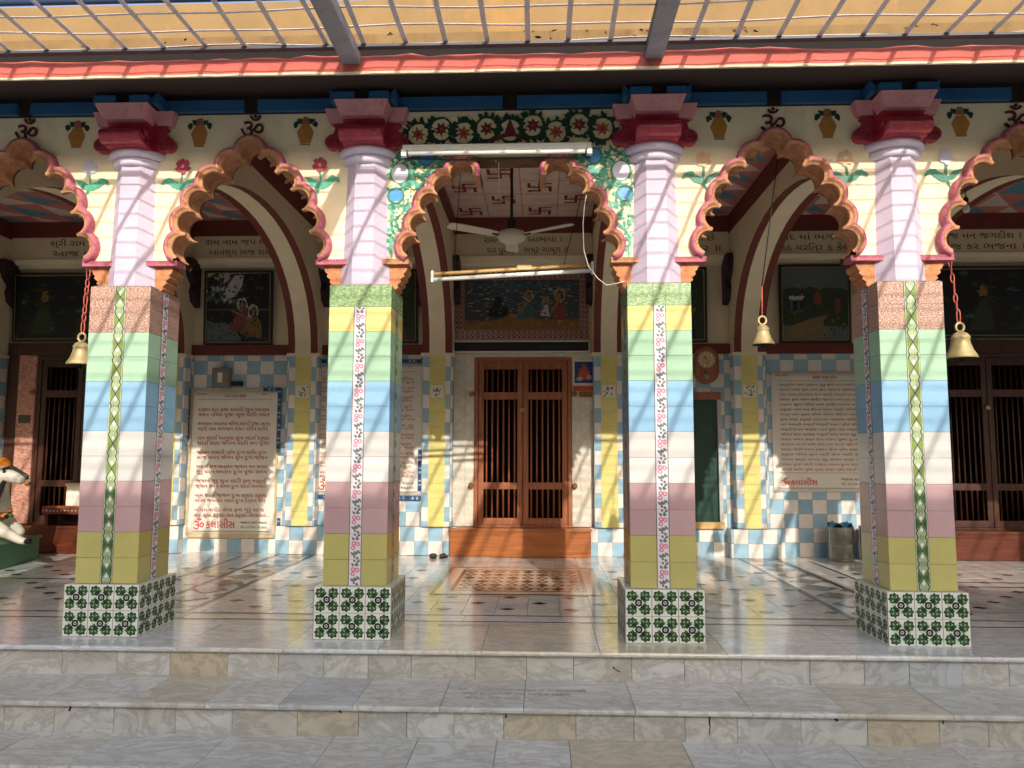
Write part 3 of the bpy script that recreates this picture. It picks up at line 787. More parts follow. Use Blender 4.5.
        for sgn in (-1, 1):
            re = MB(); d = Decal(re, (xc, YW, 0), (1, 0, 0), (0, 0, 1), (0, -1, 0), .004, .000006)
            def free(x, z, rr=.0):
                if abs(x) > wx-.10-rr or z > 3.285-rr or z < 2.54+rr: return False
                for c in cb:
                    if (x-c[0])**2+(z-c[1])**2 < (c[2]+rr)**2: return False
                e = .62-(z-2.6)*.55     # opening side
                k = [c for c in cb if c[1] > z-.09]
                return abs(x) > max([abs(c[0]) for c in cb if abs(c[1]-z) < .1] or [0])
            q = random.Random(11)
            for t in range(2600):
                x, z = sgn*q.uniform(.36, .9), q.uniform(2.54, 3.29)
                if free(x, z, .02): d.leaf(x, z, q.uniform(.03, .06), q.uniform(.007, .014), q.uniform(0, 6.28), q.choice(('relief_green', 'relief_green', 'relief_deep', 'relief_cream')), 5)
            for t in range(34):
                x, z = sgn*q.uniform(.36, .9), q.uniform(2.54, 3.29)
                if free(x, z, .03): d.ell(x, z, .014, .011, 'relief_cream', q.uniform(0, 3), 9)
            for (x, z, rx, rz, k) in ((.765, 3.125, .058, .068, 'disc_lilac'), (.79, 2.965, .046, .042, 'disc_blue'), (.58, 3.235, .045, .05, 'disc_blue')):
                d.ring(sgn*x, z, rx, rx+.016, 'relief_deep', 20); d.ell(sgn*x, z, rx, rz, k, n=24)
            re.build('foliage_relief', root)
    else:
        if om:
            e = MB(); lettering(e, '\u0950' if xc < 0 else '\u0AD0', .20, xc, 3.39, .112, 'om_maroon', 'CENTER', ext=.006); e.build('om_emblem', root)
        for sgn in (-1, 1):
            u = MB(); d = Decal(u, (xc+sgn*(W-.445), YW, 0), (1, 0, 0), (0, 0, 1), (0, -1, 0), .003); d.jit = .0025; d.q = random.Random(int(xc*100)+sgn)
            for s2 in (-1, 1):
                d.leaf(s2*.018, 3.50, .055, .02, pi/2-s2*.9, 'leaf_paint'); d.leaf(s2*.062, 3.515, .055, .02, -pi/2+s2*.25, 'leaf_paint')
            d.poly([(-.02, 3.545), (.02, 3.545), (.03, 3.49), (-.03, 3.49)], 'urn_neck')
            d.poly([(-.03, 3.491), (.03, 3.491), (.062, 3.43), (.034, 3.35), (-.034, 3.35), (-.062, 3.43)], 'urn_ochre')
            d.rect(-.036, .036, 3.338, 3.352, 'urn_ochre')
            u.build('urn_motif', root)
            fm = MB(); d = Decal(fm, (xc+sgn*(W-.325), YW, 0), (sgn, 0, 0), (0, 0, 1), (0, -1, 0), .004, .0003); d.jit = .003; d.q = random.Random(int(xc*70)+sgn)
            gk = 'relief_green' if flowers[0] == 'flower_red' else 'relief_deep'
            d.line([(-.01, 3.16), (.0, 3.08), (-.02, 3.00)], .016, gk); d.line([(-.02, 3.0), (-.035, 2.975)], .018, gk)
            d.leaf(0, 3.03, .14, .024, pi*.80, gk); d.leaf(-.005, 3.02, .09, .022, .95, gk); d.leaf(.045, 3.09, .085, .022, .1, gk); d.leaf(.0, 3.03, .12, .020, .55, gk)
            d.leaf(.105, 3.10, .05, .014, -.9, gk)
            fk = flowers[0 if sgn < 0 else 1]
            for t in range(5): d.leaf(-.01, 3.195, .062, .012, t*1.26+.9, fk, 5)
            for t in range(6): d.ell(-.01+.03*cos(t*pi/3+.4), 3.195+.034*sin(t*pi/3+.4), .024, .02, fk, t*pi/3+.4, 10)
            d.ell(-.01, 3.195, .012, .014, 'flower_peach' if fk == 'flower_red' else 'flower_lilac', n=10)
            fm.build('flower_motif', root)
    return root
AL = ['scalloped arch beyond the far end, outside the view', 'scalloped arch with half its curve cut off above the green plinth',
      'cream scalloped arch with om emblem and red blossom above the white notice with gold border',
      'wide flat topped scalloped arch with turquoise foliage relief above the barred door',
      'cream scalloped arch with om emblem and peach blossoms above the bell on thin rope',
      'scalloped arch cut off by the photo edge above the dark barred door', 'scalloped arch past the dark door, outside the view']
FL = [('flower_red', 'flower_lilac')]*2 + [('flower_red', 'flower_red'), None, ('flower_peach', 'flower_peach')] + [('flower_lilac', 'flower_lilac')]*2
for i in range(7):
    make_arch(PX[i], PX[i+1], 'centre' if i == 3 else 'side', AL[i], True, FL[i])

# ------------------------------------------------------------------ beam, eave, parapet over the arches
b = MB(); b.box(XL, XR, .105, .42, ZWT+.001, ZCE, 'dark_beam')
bm_root = tag(b.build('lintel_beam', loc=(0, .1, ZWT)), 'dark brown beam over the arches with blue boards on its face', 'beam')
for i in range(7):
    xa, xb = PX[i]+.19, PX[i+1]-.19; xm = (xa+xb)/2
    for (a, b_) in ((xa, xm-.05), (xm+.05, xb)):
        bb = MB(); bb.box(a, b_, .068, .103, ZWT+.004, ZWT+.085, 'blue_beam'); bb.build('blue_board', bm_root)
e = MB()
q = random.Random(5); xs = [XL+(XR-XL)*i/150 for i in range(151)]
top = [3.588+q.uniform(-.006, .008)+(.010 if (i//7) % 3 == 0 else 0) for i in range(151)]; lo = [3.487+q.uniform(-.002, .002) for i in range(151)]
yj = [-.60+q.uniform(-.006, .006) for i in range(151)]
e.grid([[(x, .104, 3.70) for x in xs], [(x, -.585, 3.488) for x in xs]], 'dark_beam', False)
e.grid([[(x, -.585, 3.488) for x in xs], [(x, -.59, 3.478) for x in xs], [(x, y_, 3.480) for x, y_ in zip(xs, yj)], [(x, y_-.003, l+.006) for x, y_, l in zip(xs, yj, lo)]], 'eave_lip', False)
e.grid([[(x, y_-.003, l+.006) for x, y_, l in zip(xs, yj, lo)], [(x, y_-.004, t-.012) for x, y_, t in zip(xs, yj, top)], [(x, y_+.004, t) for x, y_, t in zip(xs, yj, top)], [(x, .104, t+.24) for x, t in zip(xs, top)]], 'eave_pink', False)
e.face([(XL, .104, 3.70), (XL, -.59, 3.48), (XL, -.59, 3.57), (XL, .104, 3.81)], 'eave_pink')
tag(e.build('eave', loc=(0, 0, 3.5)), 'sloping pink edged eave running along above the arches', 'eave')
p = MB(); p.box(XL, XR, .11, .34, 4.14, 4.40, 'parapet'); p.box(XL, XR, .095, .34, 4.025, 4.137, 'parapet_low'); p.box(XL, XR, .10, .34, 3.80, 4.022, 'gap_shade_mould')  # lowest box: shade of the gap above the eave, put into its colour
pw = tag(p.build('parapet_wall', loc=(0, .1, 3.8)), 'ochre painted parapet wall above the pink eave', 'parapet')
k = MB(); d = Decal(k, (0, .095, 0), (1, 0, 0), (0, 0, 1), (0, -1, 0), .001, .000005); d.jit = .006; q = random.Random(21)
for i in range(150):
    x = XL+.3+(XR-XL-.6)*q.random()
    if sin(x*2.1)+sin(x*5.3+1) < -.2: continue
    d.leaf(x, 4.13-q.random()**2*.07, q.uniform(.02, .06), q.uniform(.002, .006), q.gauss(0, .25), q.choice(('gap_shade_mould', 'dark_beam')))
k.build('mould_streak', pw)['kind'] = 'stuff'
r = MB(); r.box(XL, XR, .42, 8.0, ZCE+.02, 4.2, 'parapet'); tag(r.build('roof', None), kind='structure')

# ------------------------------------------------------------------ overhead mesh and steel beams
LY0, LY1, LZ = -.66, -6.9, 3.615
root = empty('wire_mesh', (0, LY0, LZ), 'overhead grid of flat grey metal strips reaching out from the eave', 'mesh')
lm = MB(); q = random.Random(9)
x = XL+.1
def wav(t, ph): return .006*sin(t*2.3+ph)+.004*sin(t*5.1+ph*2)
while x < XR:
    ph = q.uniform(0, 6); ys = [LY0+(LY1-LY0)*i/24 for i in range(25)]; h = .0145
    rows = [[(x-h+wav(y_, ph), y_, LZ+wav(y_, ph+1)), (x+h+wav(y_, ph), y_, LZ+wav(y_, ph+1)), (x+h+wav(y_, ph), y_, LZ+.004+wav(y_, ph+1)), (x-h+wav(y_, ph), y_, LZ+.004+wav(y_, ph+1))] for y_ in ys]
    lm.grid(rows, 'wire', False, True); x += .243
lm.build('long_strip', root)['kind'] = 'stuff'
lm = MB(); y_ = LY0-.02
while y_ > LY1:
    ph = q.uniform(0, 6); xs = [XL+(XR-XL)*i/70 for i in range(71)]; h = .008 if y_ > -1.08 else .0105
    if False: h = .02
    y1 = y_
    rows = [[(x, y1-h+wav(x, ph), LZ+.006+wav(x, ph+2)), (x, y1+h+wav(x, ph), LZ+.006+wav(x, ph+2)), (x, y1+h+wav(x, ph), LZ+.0075+wav(x, ph+2)), (x, y1-h+wav(x, ph), LZ+.0085+wav(x, ph+2))] for x in xs]
    lm.grid(rows, 'wire', False, True); y_ -= .18 if y_ > -1.0 else .235
lm.build('cross_strip', root)['kind'] = 'stuff'
lm = MB(); lm.box(XL, XR, -.70, -.66, 3.597, 3.6125, 'steel_dark'); lm.build('edge_angle', root)
lm = MB(); lm.tube([(XL, -1.135, 3.64), (XR, -1.135, 3.64)], .017, 'rail_navy', 10); lm.build('navy_pipe', root)
for i, x in enumerate((-4.8, -2.98, -1.155, .668, 2.49, 4.3)):
    if i in (1, 4): continue
    s_ = MB(); s_.box(x-.055, x+.055, LY1, -.615, 3.535, 3.539, 'steel_grey'); s_.box(x-.0045, x+.0045, LY1, -.615, 3.5395, 3.60, 'steel_grey'); s_.box(x-.055, x+.055, LY1, -.615, 3.6005, 3.606, 'steel_dark')
    s_.box(x-.055, x-.05, LY1, -.616, 3.5395, 3.60, 'steel_dark'); s_.box(x+.05, x+.055, LY1, -.616, 3.5395, 3.60, 'steel_grey')
    tag(s_.build('steel_beam', loc=(x, -3.5, 3.54)), ['outer', '', 'grey steel beam under the overhead grid, to the left of the barred door', 'grey steel beam under the overhead grid, to the right of the barred door', '', 'outer'][i] if i in (2, 3) else ('steel beam of the overhead grid outside the view, beyond the statue' if i == 0 else 'steel beam of the overhead grid outside the view, beyond the drums'), 'beam', 'steel beams under the overhead grid')

# ------------------------------------------------------------------ cross arches with their pilasters
def make_cross(x, i, label):
    hw = .18
    root = empty('cross_arch', (x, 2.2, 2.4), label, 'arch', 'arches crossing the veranda')
    N = 28; pts = []
    for j in range(N+1):
        t = pi*j/N; cy, sy = cos(t), sin(t)
        pts.append((2.21+1.81*math.copysign(abs(cy)**.95, cy), 2.40+1.25*sy**.95))       # from back (y=4.02) to front
    wl = MB()
    outl = pts + [(.40, 2.40), (.40, 3.862), (YB, 3.862), (YB, 2.40)]
    for c in tess(outl):
        wl.face([(x+hw, a, b_) for a, b_ in c], 'cream_inside'); wl.face([(x-hw, a, b_) for a, b_ in c][::-1], 'cream_inside')
    wl.build('spandrel', root)
    s_ = MB()
    for (a, b_, k) in ((-hw, -.095, 'maroon'), (-.095, .095, 'rib_cream'), (.095, hw, 'maroon')):
        s_.grid([[(x+a, p[0], p[1]) for p in pts], [(x+b_, p[0], p[1]) for p in pts]], k, False)
    s_.build('soffit', root)
    e_ = MB(); e_.box(x-hw-.012, x+hw+.012, .42, YB, 3.864, ZCE-.002, 'maroon'); e_.build('edge_beam', root)
    pl = MB(); pl.cur = .75; pl.box(x-hw, x+hw, 4.06, YB, .34, 2.365, 'checker_tile'); pl.box(x-.096, x+.096, 4.054, 4.06, .34, 2.364, 'pilaster_yellow')
    for k in range(1, 12): pl.box(x-.096, x+.096, 4.0535, 4.0545, .34+k*.1687-.001, .34+k*.1687+.001, 'grout')
    pl.build('pilaster', root)
    cp = MB(); cp.box(x-hw-.02, x+hw+.02, 4.03, YB, 2.366, 2.402, 'rib_cream'); cp.build('cap', root)
    tl = MB(); d = Decal(tl, (x, 4.053, 0), (1, 0, 0), (0, 0, 1), (0, -1, 0), .001)
    d.rect(-.075, .075, 1.86, 2.01, 'tile_white'); qq = random.Random(i)
    for t in range(14): d.leaf(qq.uniform(-.05, .05), qq.uniform(1.88, 1.99), .03, .008, qq.uniform(0, 6), qq.choice(('vine_maroon', 'ink', 'vine_brick')), 4)
    tl.build('picture_tile', root)
    for sgn in (-1, 1):
        br = MB(); br.prism([(YB, 3.0), (4.1, 3.06), (4.06, 3.18), (4.09, 3.26), (3.98, 3.36), (3.93, 3.5), (3.95, 3.575), (YB, 3.575)], min(x+sgn*(hw+.002), x+sgn*(hw+.075)), max(x+sgn*(hw+.002), x+sgn*(hw+.075)), 'iron_dark' if False else 'dark_bracket', 'X'); br.build('bracket', root)
    return root
P('dark_bracket', (52, 30, 40), .6, .3, 20.)
CL = ['cross arch beyond the plinth at the far end', 'cream and maroon banded cross arch above the green plinth', 'cream and maroon banded cross arch springing beside the gold bordered notice',
      'cream and maroon banded cross arch close on the left of the mural', 'cream and maroon banded cross arch close on the right of the mural', 'cream and maroon banded cross arch behind the hanging bell by the landscape picture',
      'cross arch over the gap between steel drums and dark door', 'cross arch past the dark door']
for i, x in enumerate(QX): make_cross(x, i, CL[i])

# ------------------------------------------------------------------ rear wall, dark rooms, ceiling
DOORS = [(-6.27, -5.12, .33, 2.40), (-.825, .355, .33, 2.365), (4.68, 5.83, .33, 2.40)]
WIN = (1.76, 2.105, .40, 1.85)
wl = MB(); ops = sorted(DOORS+[WIN])
x = XL
for (a, b_, z0, z1) in ops:
    wl.box(x, a, YB, YB+.18, 0, 2.40, 'checker_tile'); wl.box(a, b_, YB, YB+.18, 0, z0, 'checker_tile'); wl.box(a, b_, YB, YB+.18, z1, 2.401, 'checker_tile'); x = b_
wl.box(x, XR, YB, YB+.18, 0, 2.40, 'checker_tile'); wl.box(XL, XR, YB, YB+.18, 2.402, ZCE+.02, 'cream_inside')
wall = tag(wl.build('rear_wall', loc=(0, YB, 0)), 'rear wall of the veranda with blue and white checked tiles below cream plaster', 'wall')
k = MB()
for i in range(7):
    a, b_ = QX[i]+.182, QX[i+1]-.182
    if i == 3: continue
    k = MB(); k.box(a, b_, YB-.03, YB, 2.404, 2.525, 'maroon'); k.build('rail', wall)
k = MB()
for i in range(7):
    a, b_ = QX[i]+.182, QX[i+1]-.182
    k.box(a, b_, YB-.10, YB, 3.60, 3.885, 'cream_inside'); k.prism([(YB, 3.49), (YB-.04, 3.50), (YB-.05, 3.53), (YB-.12, 3.55), (YB-.13, 3.598), (YB, 3.598)], a, b_, 'rib_cream', 'X')
    k.prism([(YB, 3.887), (YB-.11, 3.887), (YB-.14, ZCE-.002), (YB, ZCE-.002)], a, b_, 'maroon', 'X')
k.build('frieze', wall)
k = MB()
FT = [('શ્રી રામ જય રામ', 'આજ મંગલ દિન'), ('રામ નામ જપ લે મન', 'આવશ્ય ભજ રામ નામ'), ('રામ નામ કોઈક જાણે', 'હિત પરલોક તણા ॥'), ('રામનામ   જ આભાયા ।', 'ઘર પુરાણ   ભષ્ટ ગાષ્ટા ॥'), ('સત્ય એ જ ધર્મ છે', 'રામ નામ સાર ॥'), ('ર વેદ માં ભગવાન', 'પાઠ ચરિત્ર ૬ કેવળ'), ('ભજ મન જગદીશ ।', 'તેજ કર ભજના ॥')]
for i, (a, b_) in enumerate(FT):
    xm = (QX[i]+QX[i+1])/2
    lettering(k, a, .105, xm-.48, 3.775, YB-.1015, 'letter_dark', width=.95); lettering(k, b_, .105, xm-.44, 3.645, YB-.1015, 'letter_dark', width=.98)
k.build('frieze_lettering', wall)
k = MB()     # tiled skirting ledge with gaps at doors
for (a, b_) in ((XL, -6.42), (-4.95, -4.36), (-3.18, -1.01), (.56, 1.70), (2.18, 2.75), (3.95, 4.45), (6.0, XR)):
    k = MB(); k.box(a, b_, YB-.13 if a < 1 else YB-.19, YB, .004, .333, 'checker_low'); k.build('skirting_ledge', wall)
k = MB()     # marble round the middle door
qq = random.Random(2)
for (a, b_, c, d_) in ((-1.075, -.93, .335, 2.415), (-.93, -.826, .335, 2.40), (.356, .46, .335, 2.40), (.46, .608, .335, 2.415), (-.826, .356, 2.366, 2.415)):
    z = c
    while z < d_:
        e_ = min(z+.62, d_); k.cur = qq.uniform(.5, .75); k.box(a+.001, b_-.001, YB-.022-qq.uniform(0, .004), YB-.001, z+.001, e_-.001, 'marble_jamb'); z = e_
k.build('marble_jamb', wall)
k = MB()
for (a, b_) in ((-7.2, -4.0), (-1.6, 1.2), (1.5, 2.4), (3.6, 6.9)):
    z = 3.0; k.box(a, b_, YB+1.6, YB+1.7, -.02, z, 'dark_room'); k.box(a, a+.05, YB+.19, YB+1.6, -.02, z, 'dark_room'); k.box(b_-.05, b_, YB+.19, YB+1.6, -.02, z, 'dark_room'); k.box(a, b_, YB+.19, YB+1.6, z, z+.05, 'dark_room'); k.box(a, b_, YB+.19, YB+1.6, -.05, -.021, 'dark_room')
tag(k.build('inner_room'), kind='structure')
k = MB(); k.box(XL-.2, XL, .1, YB+.2, 0, 4.2, 'cream_inside'); tag(k.build('end_wall', loc=(XL, 2, 0)), 'cream end wall closing the veranda past the plinth', 'wall')
k = MB(); k.box(XR, XR+.2, .1, YB+.2, 0, 4.2, 'cream_inside'); tag(k.build('end_wall', loc=(XR, 2, 0)), 'cream end wall closing the veranda past the dark door', 'wall')
ce = MB(); ce.box(XL, XR, .3, YB, ZCE, ZCE+.02, 'ceil_tile')
d = Decal(ce, (0, 0, ZCE), (1, 0, 0), (0, 1, 0), (0, 0, -1), .003, .000004)
for i in range(7):
    a, b_ = QX[i]+.2, QX[i+1]-.2
    if i == 3:
        nx_ = 4; wd = (b_-a)/nx_; hy = .40; y0 = .45; j = 0
        while y0+hy < YB:
            for c in range(nx_):
                cx, cy_ = a+wd*(c+.5), y0+hy/2
                d.line([(a+wd*c, y0), (a+wd*(c+1), y0)], .012, 'mauve'); d.line([(a+wd*c, y0), (a+wd*c, y0+hy)], .012, 'mauve')
                if (c+j) % 2 == 0:
                    s_ = .115; th = .034
                    for (p0, p1) in (((-s_, 0), (s_, 0)), ((0, -s_), (0, s_)), ((s_, 0), (s_, -s_)), ((-s_, 0), (-s_, s_)), ((0, s_), (s_, s_)), ((0, -s_), (-s_, -s_))):
                        ex = .017
                        dx, dy = p1[0]-p0[0], p1[1]-p0[1]; L_ = sqrt(dx*dx+dy*dy); ux, uy = dx/L_*ex, dy/L_*ex
                        d.line([(cx+p0[0]-ux, cy_-p0[1]+uy), (cx+p1[0]+ux, cy_-p1[1]-uy)], th, 'ceil_mark')
                    for sx_ in (-1, 1):
                        for sy_ in (-1, 1): d.ell(cx+sx_*.055, cy_+sy_*.055, .010, .010, 'ceil_mark', n=8)
                else:
                    for t in range(3): d.ring(cx+(t-1)*.07, cy_, .03, .036, 'mauve', 14)
            y0 += hy; j += 1
        d.rect(a, b_, 1.36, 1.44, 'maroon')
    else:
        nn = 5; wd = (b_-a)/nn; y0 = .45; j = 0
        while y0 < YB-.1:
            for c in range(nn):
                x0 = a+wd*c; y1 = min(y0+wd*1.1, YB)
                d.poly([(x0, y0), (x0+wd, y0), (x0+wd, y1)], 'ceil_pink'); d.poly([(x0, y0), (x0+wd, y1), (x0, y1)], 'ceil_blue' if (c+j) % 2 == 0 else 'ceil_tile')
            y0 += wd*1.1; j += 1
tag(ce.build('ceiling'), kind='structure')

# ------------------------------------------------------------------ doors
def barred_door(x0, x1, z0, z1, woodk, label, lock=True, closed=False):
    root = empty('barred_door', ((x0+x1)/2, YB, z0), label, 'door')
    fy0, fy1 = YB-.035, YB+.06
    f = MB(); t = .05
    f.box(x0, x0+t, fy0, fy1, z0, z1, woodk, .006); f.box(x1-t, x1, fy0, fy1, z0, z1, woodk, .006); f.box(x0+t, x1-t, fy0, fy1, z1-t, z1, woodk); f.box(x0+t, x1-t, fy0, fy1, z0, z0+.02, woodk)
    f.build('frame', root)
    xm = (x0+x1)/2; ly0, ly1 = YB-.022, YB+.022
    zm = z0+(z1-z0)*.765; zl = z0+(z1-z0)*.235
    for (a, b_) in ((x0+t+.004, xm-.003), (xm+.003, x1-t-.004)):
        l = MB(); st_ = .064
        l.box(a, a+st_, ly0, ly1, z0+.024, z1-t-.004, woodk, .005); l.box(b_-st_, b_, ly0, ly1, z0+.024, z1-t-.004, woodk, .005)
        for (c, e_) in ((z0+.024, z0+.10), (zl-.035, zl+.045), (zm-.03, zm+.055), (z1-t-.09, z1-t-.004)): l.box(a+st_, b_-st_, ly0+.002, ly1-.002, c, e_, woodk)
        leaf = l.build('leaf', root)
        bars = MB(); n = 6
        for i in range(n):
            x = a+st_+(b_-a-2*st_)*(i+.5)/n; bars.lathe([(.0105, z0+.05), (.0105, z1-t-.03)], (x, YB, 0), woodk, 8)
        bars.build('bars', leaf)
        for zz in (zm+.03, zl+.01):
            h = MB(); sx = -1 if a < xm-.1 else 1; hx = (x0 if sx < 0 else x1)
            h.lathe([(.012, -.0), (.03, .005), (.034, .02), (.02, .035), (.012, .045)], (hx+sx*.03, fy0-.05, zz), 'rust', 10, axis='Y'); h.box(min(hx, hx+sx*.05), max(hx, hx+sx*.05), fy0-.012, fy0-.002, zz-.012, zz+.012, 'iron_dark'); h.build('hinge', leaf)
    if lock:
        k = MB(); k.lathe([(.0, 0), (.026, .001), (.028, .018), (.024, .024), (0, .025)], (xm-.01, ly0-.03, zm-.16), 'brass', 14, axis='Y'); k.tube([(xm-.01+.017*cos(a), ly0-.018, zm-.145+.034*sin(a)) for a in [i*pi/8 for i in range(9)]], .004, 'drum_steel', 6); k.build('padlock', root)
    return root
barred_door(DOORS[1][0], DOORS[1][1], .333, 2.362, 'wood_door', 'red brown wooden double door with vertical bars and padlock under the mural')
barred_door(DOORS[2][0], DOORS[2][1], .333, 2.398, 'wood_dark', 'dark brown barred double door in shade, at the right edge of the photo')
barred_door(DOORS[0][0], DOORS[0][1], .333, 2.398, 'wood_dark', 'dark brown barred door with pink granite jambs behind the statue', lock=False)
def block(name, label, cat, x0, x1, y0, y1, z0, z1, k, bev=.008, group=None):
    m_ = MB(); m_.box(x0, x1, y0, y1, z0+.006, z1-.03, k, bev); m_.box(x0-.012, x1+.012, y0-.014, y1, z1-.03, z1, k, .004)
    return tag(m_.build(name, loc=((x0+x1)/2, y0, z0)), label, cat, group)
block('door_step', 'orange brown wooden step box below the padlocked barred door', 'step', -1.085, .56, 3.99, YB-.03, 0, .328, 'wood_step')
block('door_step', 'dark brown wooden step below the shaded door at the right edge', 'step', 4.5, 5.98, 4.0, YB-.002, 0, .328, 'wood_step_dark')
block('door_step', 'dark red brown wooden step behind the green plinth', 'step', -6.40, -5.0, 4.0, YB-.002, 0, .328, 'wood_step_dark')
gj = MB(); gj.box(-6.50, -6.275, YB-.06, YB-.002, .34, 2.40, 'granite_pink', .01); gj.box(-6.46, -6.31, YB-.066, YB-.06, 1.56, 1.66, 'stone_dark')
tag(gj.build('granite_jamb', loc=(-6.39, YB, .34)), 'pink speckled granite jamb beside the dark doorway at the left edge', 'jamb')
# things stored inside the doorway on the left: a beaded cloth on a low box
sb = empty('low_shelf', (-5.72, 3.95, .34), 'low wooden shelf with red beaded edge in the doorway behind the statue', 'shelf')
k = MB(); k.box(-5.95, -5.25, 3.96, 4.18, .50, .56, 'wood_step', .01); k.box(-5.93, -5.89, 3.98, 4.16, .335, .50, 'wood_dark'); k.box(-5.30, -5.27, 3.98, 4.16, .335, .50, 'wood_dark'); k.build('board', sb)
k = MB(); k.box(-5.95, -5.25, 3.95, 3.958, .47, .55, 'maroon')
for i in range(16): k.ball((-5.93+.044*i, 3.944, .51), .013, .011, .013, 'brass', 8, 6)
k.build('beaded_cloth', sb)
k = MB(); k.box(-5.72, -5.5, 4.02, 4.15, .565, .80, 'banner', .015); k.box(-5.73, -5.49, 4.01, 4.16, .80, .83, 'tape_gold', .01)
tag(k.build('pale_box', loc=(-5.6, 4.1, .56)), 'pale box standing on the low shelf inside the doorway', 'box')
# green window by the wall clock
wn = empty('window', ((WIN[0]+WIN[1])/2, YB, WIN[2]), 'dark green shuttered window with wooden sill below the wall clock', 'window')
k = MB(); k.box(WIN[0], WIN[1], YB+.03, YB+.05, WIN[2], WIN[3], 'window_green'); k.build('panel', wn)
k = MB(); k.box(WIN[0]-.03, WIN[1]+.03, YB-.03, YB+.06, WIN[3], WIN[3]+.09, 'wood_door', .006); k.box(WIN[0]-.03, WIN[0]+.01, YB-.02, YB+.06, WIN[2], WIN[3], 'marble_jamb'); k.box(WIN[1]-.01, WIN[1]+.03, YB-.02, YB+.06, WIN[2], WIN[3], 'marble_jamb'); k.build('frame', wn)
k = MB(); k.box(WIN[0]-.04, WIN[1]+.04, YB-.05, YB+.06, WIN[2]-.075, WIN[2], 'wood_pale', .006); k.build('sill', wn)

# ------------------------------------------------------------------ mural, sign, pictures
mu = empty('mural', (-.255, YB, 2.58), 'tiled mural of worshippers before a dark shrine stone, framed by a pinwheel border', 'mural')
k = MB(); x0, x1, z0, z1 = -1.07, .57, 2.585, 3.44; k.box(x0, x1, YB-.03, YB-.001, z0, z1, 'ceil_tile')
d = Decal(k, (0, YB-.03, 0), (1, 0, 0), (0, 0, 1), (0, -1, 0), .001, .00002)
s_ = .0615; bw = .118
def pin(cx, cz):
    for q_ in range(4):
        a = q_*pi/2+.4; d.line([(cx, cz), (cx+.026*cos(a), cz+.026*sin(a)), (cx+.034*cos(a+.9), cz+.034*sin(a+.9))], .011, 'vine_maroon')
nb = int((x1-x0)/s_)
for i in range(nb):
    for r_ in range(2):
        pin(x0+(i+.5)*(x1-x0)/nb, z0+.03+r_*.056); pin(x0+(i+.5)*(x1-x0)/nb, z1-.03-r_*.056)
for j in range(10):
    for r_ in range(2):
        pin(x0+.03+r_*.056, z0+.145+j*.062); pin(x1-.03-r_*.056, z0+.145+j*.062)
k.build('border', mu)
k = MB(); a, b_, c, e_ = x0+bw+.005, x1-bw-.005, z0+bw+.005, z1-bw-.005
k.box(a-.012, b_+.012, YB-.036, YB-.0305, c-.012, e_+.012, 'frame_gold'); k.box(a, b_, YB-.038, YB-.0361, c, e_, 'night_blue')
d = Decal(k, (0, YB-.038, 0), (1, 0, 0), (0, 0, 1), (0, -1, 0), .001, .00001); d.jit = .005
d.poly([(a, c), (b_, c), (b_, c+.14), (b_-.3, c+.12), (a+.6, c+.16), (a+.25, c+.1), (a, c+.12)], 'paint_ochre')
qq = random.Random(4)
for t in range(260):
    X, Zz = qq.uniform(a+.03, b_-.05), qq.uniform(c+.16, e_-.01); L_ = qq.uniform(.02, .055)
    d.rect(X, min(X+L_, b_), Zz, Zz+.0035, 'paint_white' if qq.random() < .6 else 'paint_teal')
for t in range(60): d.leaf(qq.uniform(a+.02, b_-.06), qq.uniform(e_-.1, e_-.03), .05, .012, qq.uniform(-.5, .5), 'paint_teal')
d.ell(a+.42, c+.235, .125, .05, 'paint_dark'); d.ell(a+.41, c+.33, .055, .085, 'paint_dark'); d.rect(a+.37, a+.45, c+.2, c+.34, 'paint_dark'); d.poly([(a+.25, c+.15), (a+.62, c+.15), (a+.52, c+.22), (a+.32, c+.22)], 'paint_dark')
d.ell(a+.58, c+.15, .1, .04, 'paint_ochre'); d.ell(a+.58, c+.165, .06, .018, 'paint_skin')
for (X, Zz, sc_, body, hd) in ((.80, .16, 1.0, 'paint_teal', 'paint_skin'), (1.01, .16, .72, 'paint_white', 'paint_skin'), (1.18, .12, 1.2, 'paint_red', 'paint_skin'), (.70, .12, .5, 'paint_teal', 'paint_skin')):
    X += a-.02; Zz += c
    d.poly([(X-.085*sc_, Zz), (X+.085*sc_, Zz), (X+.06*sc_, Zz+.09*sc_), (X+.035*sc_, Zz+.20*sc_), (X-.035*sc_, Zz+.20*sc_), (X-.06*sc_, Zz+.09*sc_)], body)
    d.leaf(X-.02*sc_, Zz+.17*sc_, .13*sc_, .016*sc_, -2.2, hd); d.ell(X, Zz+.255*sc_, .06*sc_, .07*sc_, 'frame_gold', n=18); d.ell(X, Zz+.25*sc_, .036*sc_, .05*sc_, 'paint_dark'); d.ell(X-.006*sc_, Zz+.245*sc_, .025*sc_, .036*sc_, hd)
d.ring(a+.58, e_-.07, .035, .06, 'paint_teal', 20)
for t in range(170):
    X, Zz = qq.uniform(a+.02, b_-.06), qq.uniform(c+.03, e_-.01); L_ = qq.uniform(.015, .045)
    d.rect(X, min(X+L_, b_), Zz, Zz+.003, qq.choice(('paint_white', 'paint_teal', 'night_blue', 'paint_ochre')))
k.build('painting', mu)
k = MB(); k.box(-1.085, .575, YB-.05, YB-.001, 2.425, 2.565, 'banner', .004); k.box(-1.07, .56, YB-.054, YB-.0501, 2.44, 2.55, 'black_sign')
lettering(k, 'જય શ્રી રામ    મંદિર    ૐ    દર્શન સમય', .055, -.95, 2.475, YB-.0552, 'letter_dark', width=1.3)
tag(k.build('name_board', loc=(-.25, YB, 2.42)), 'long black name board with white edge between mural and barred door', 'sign')
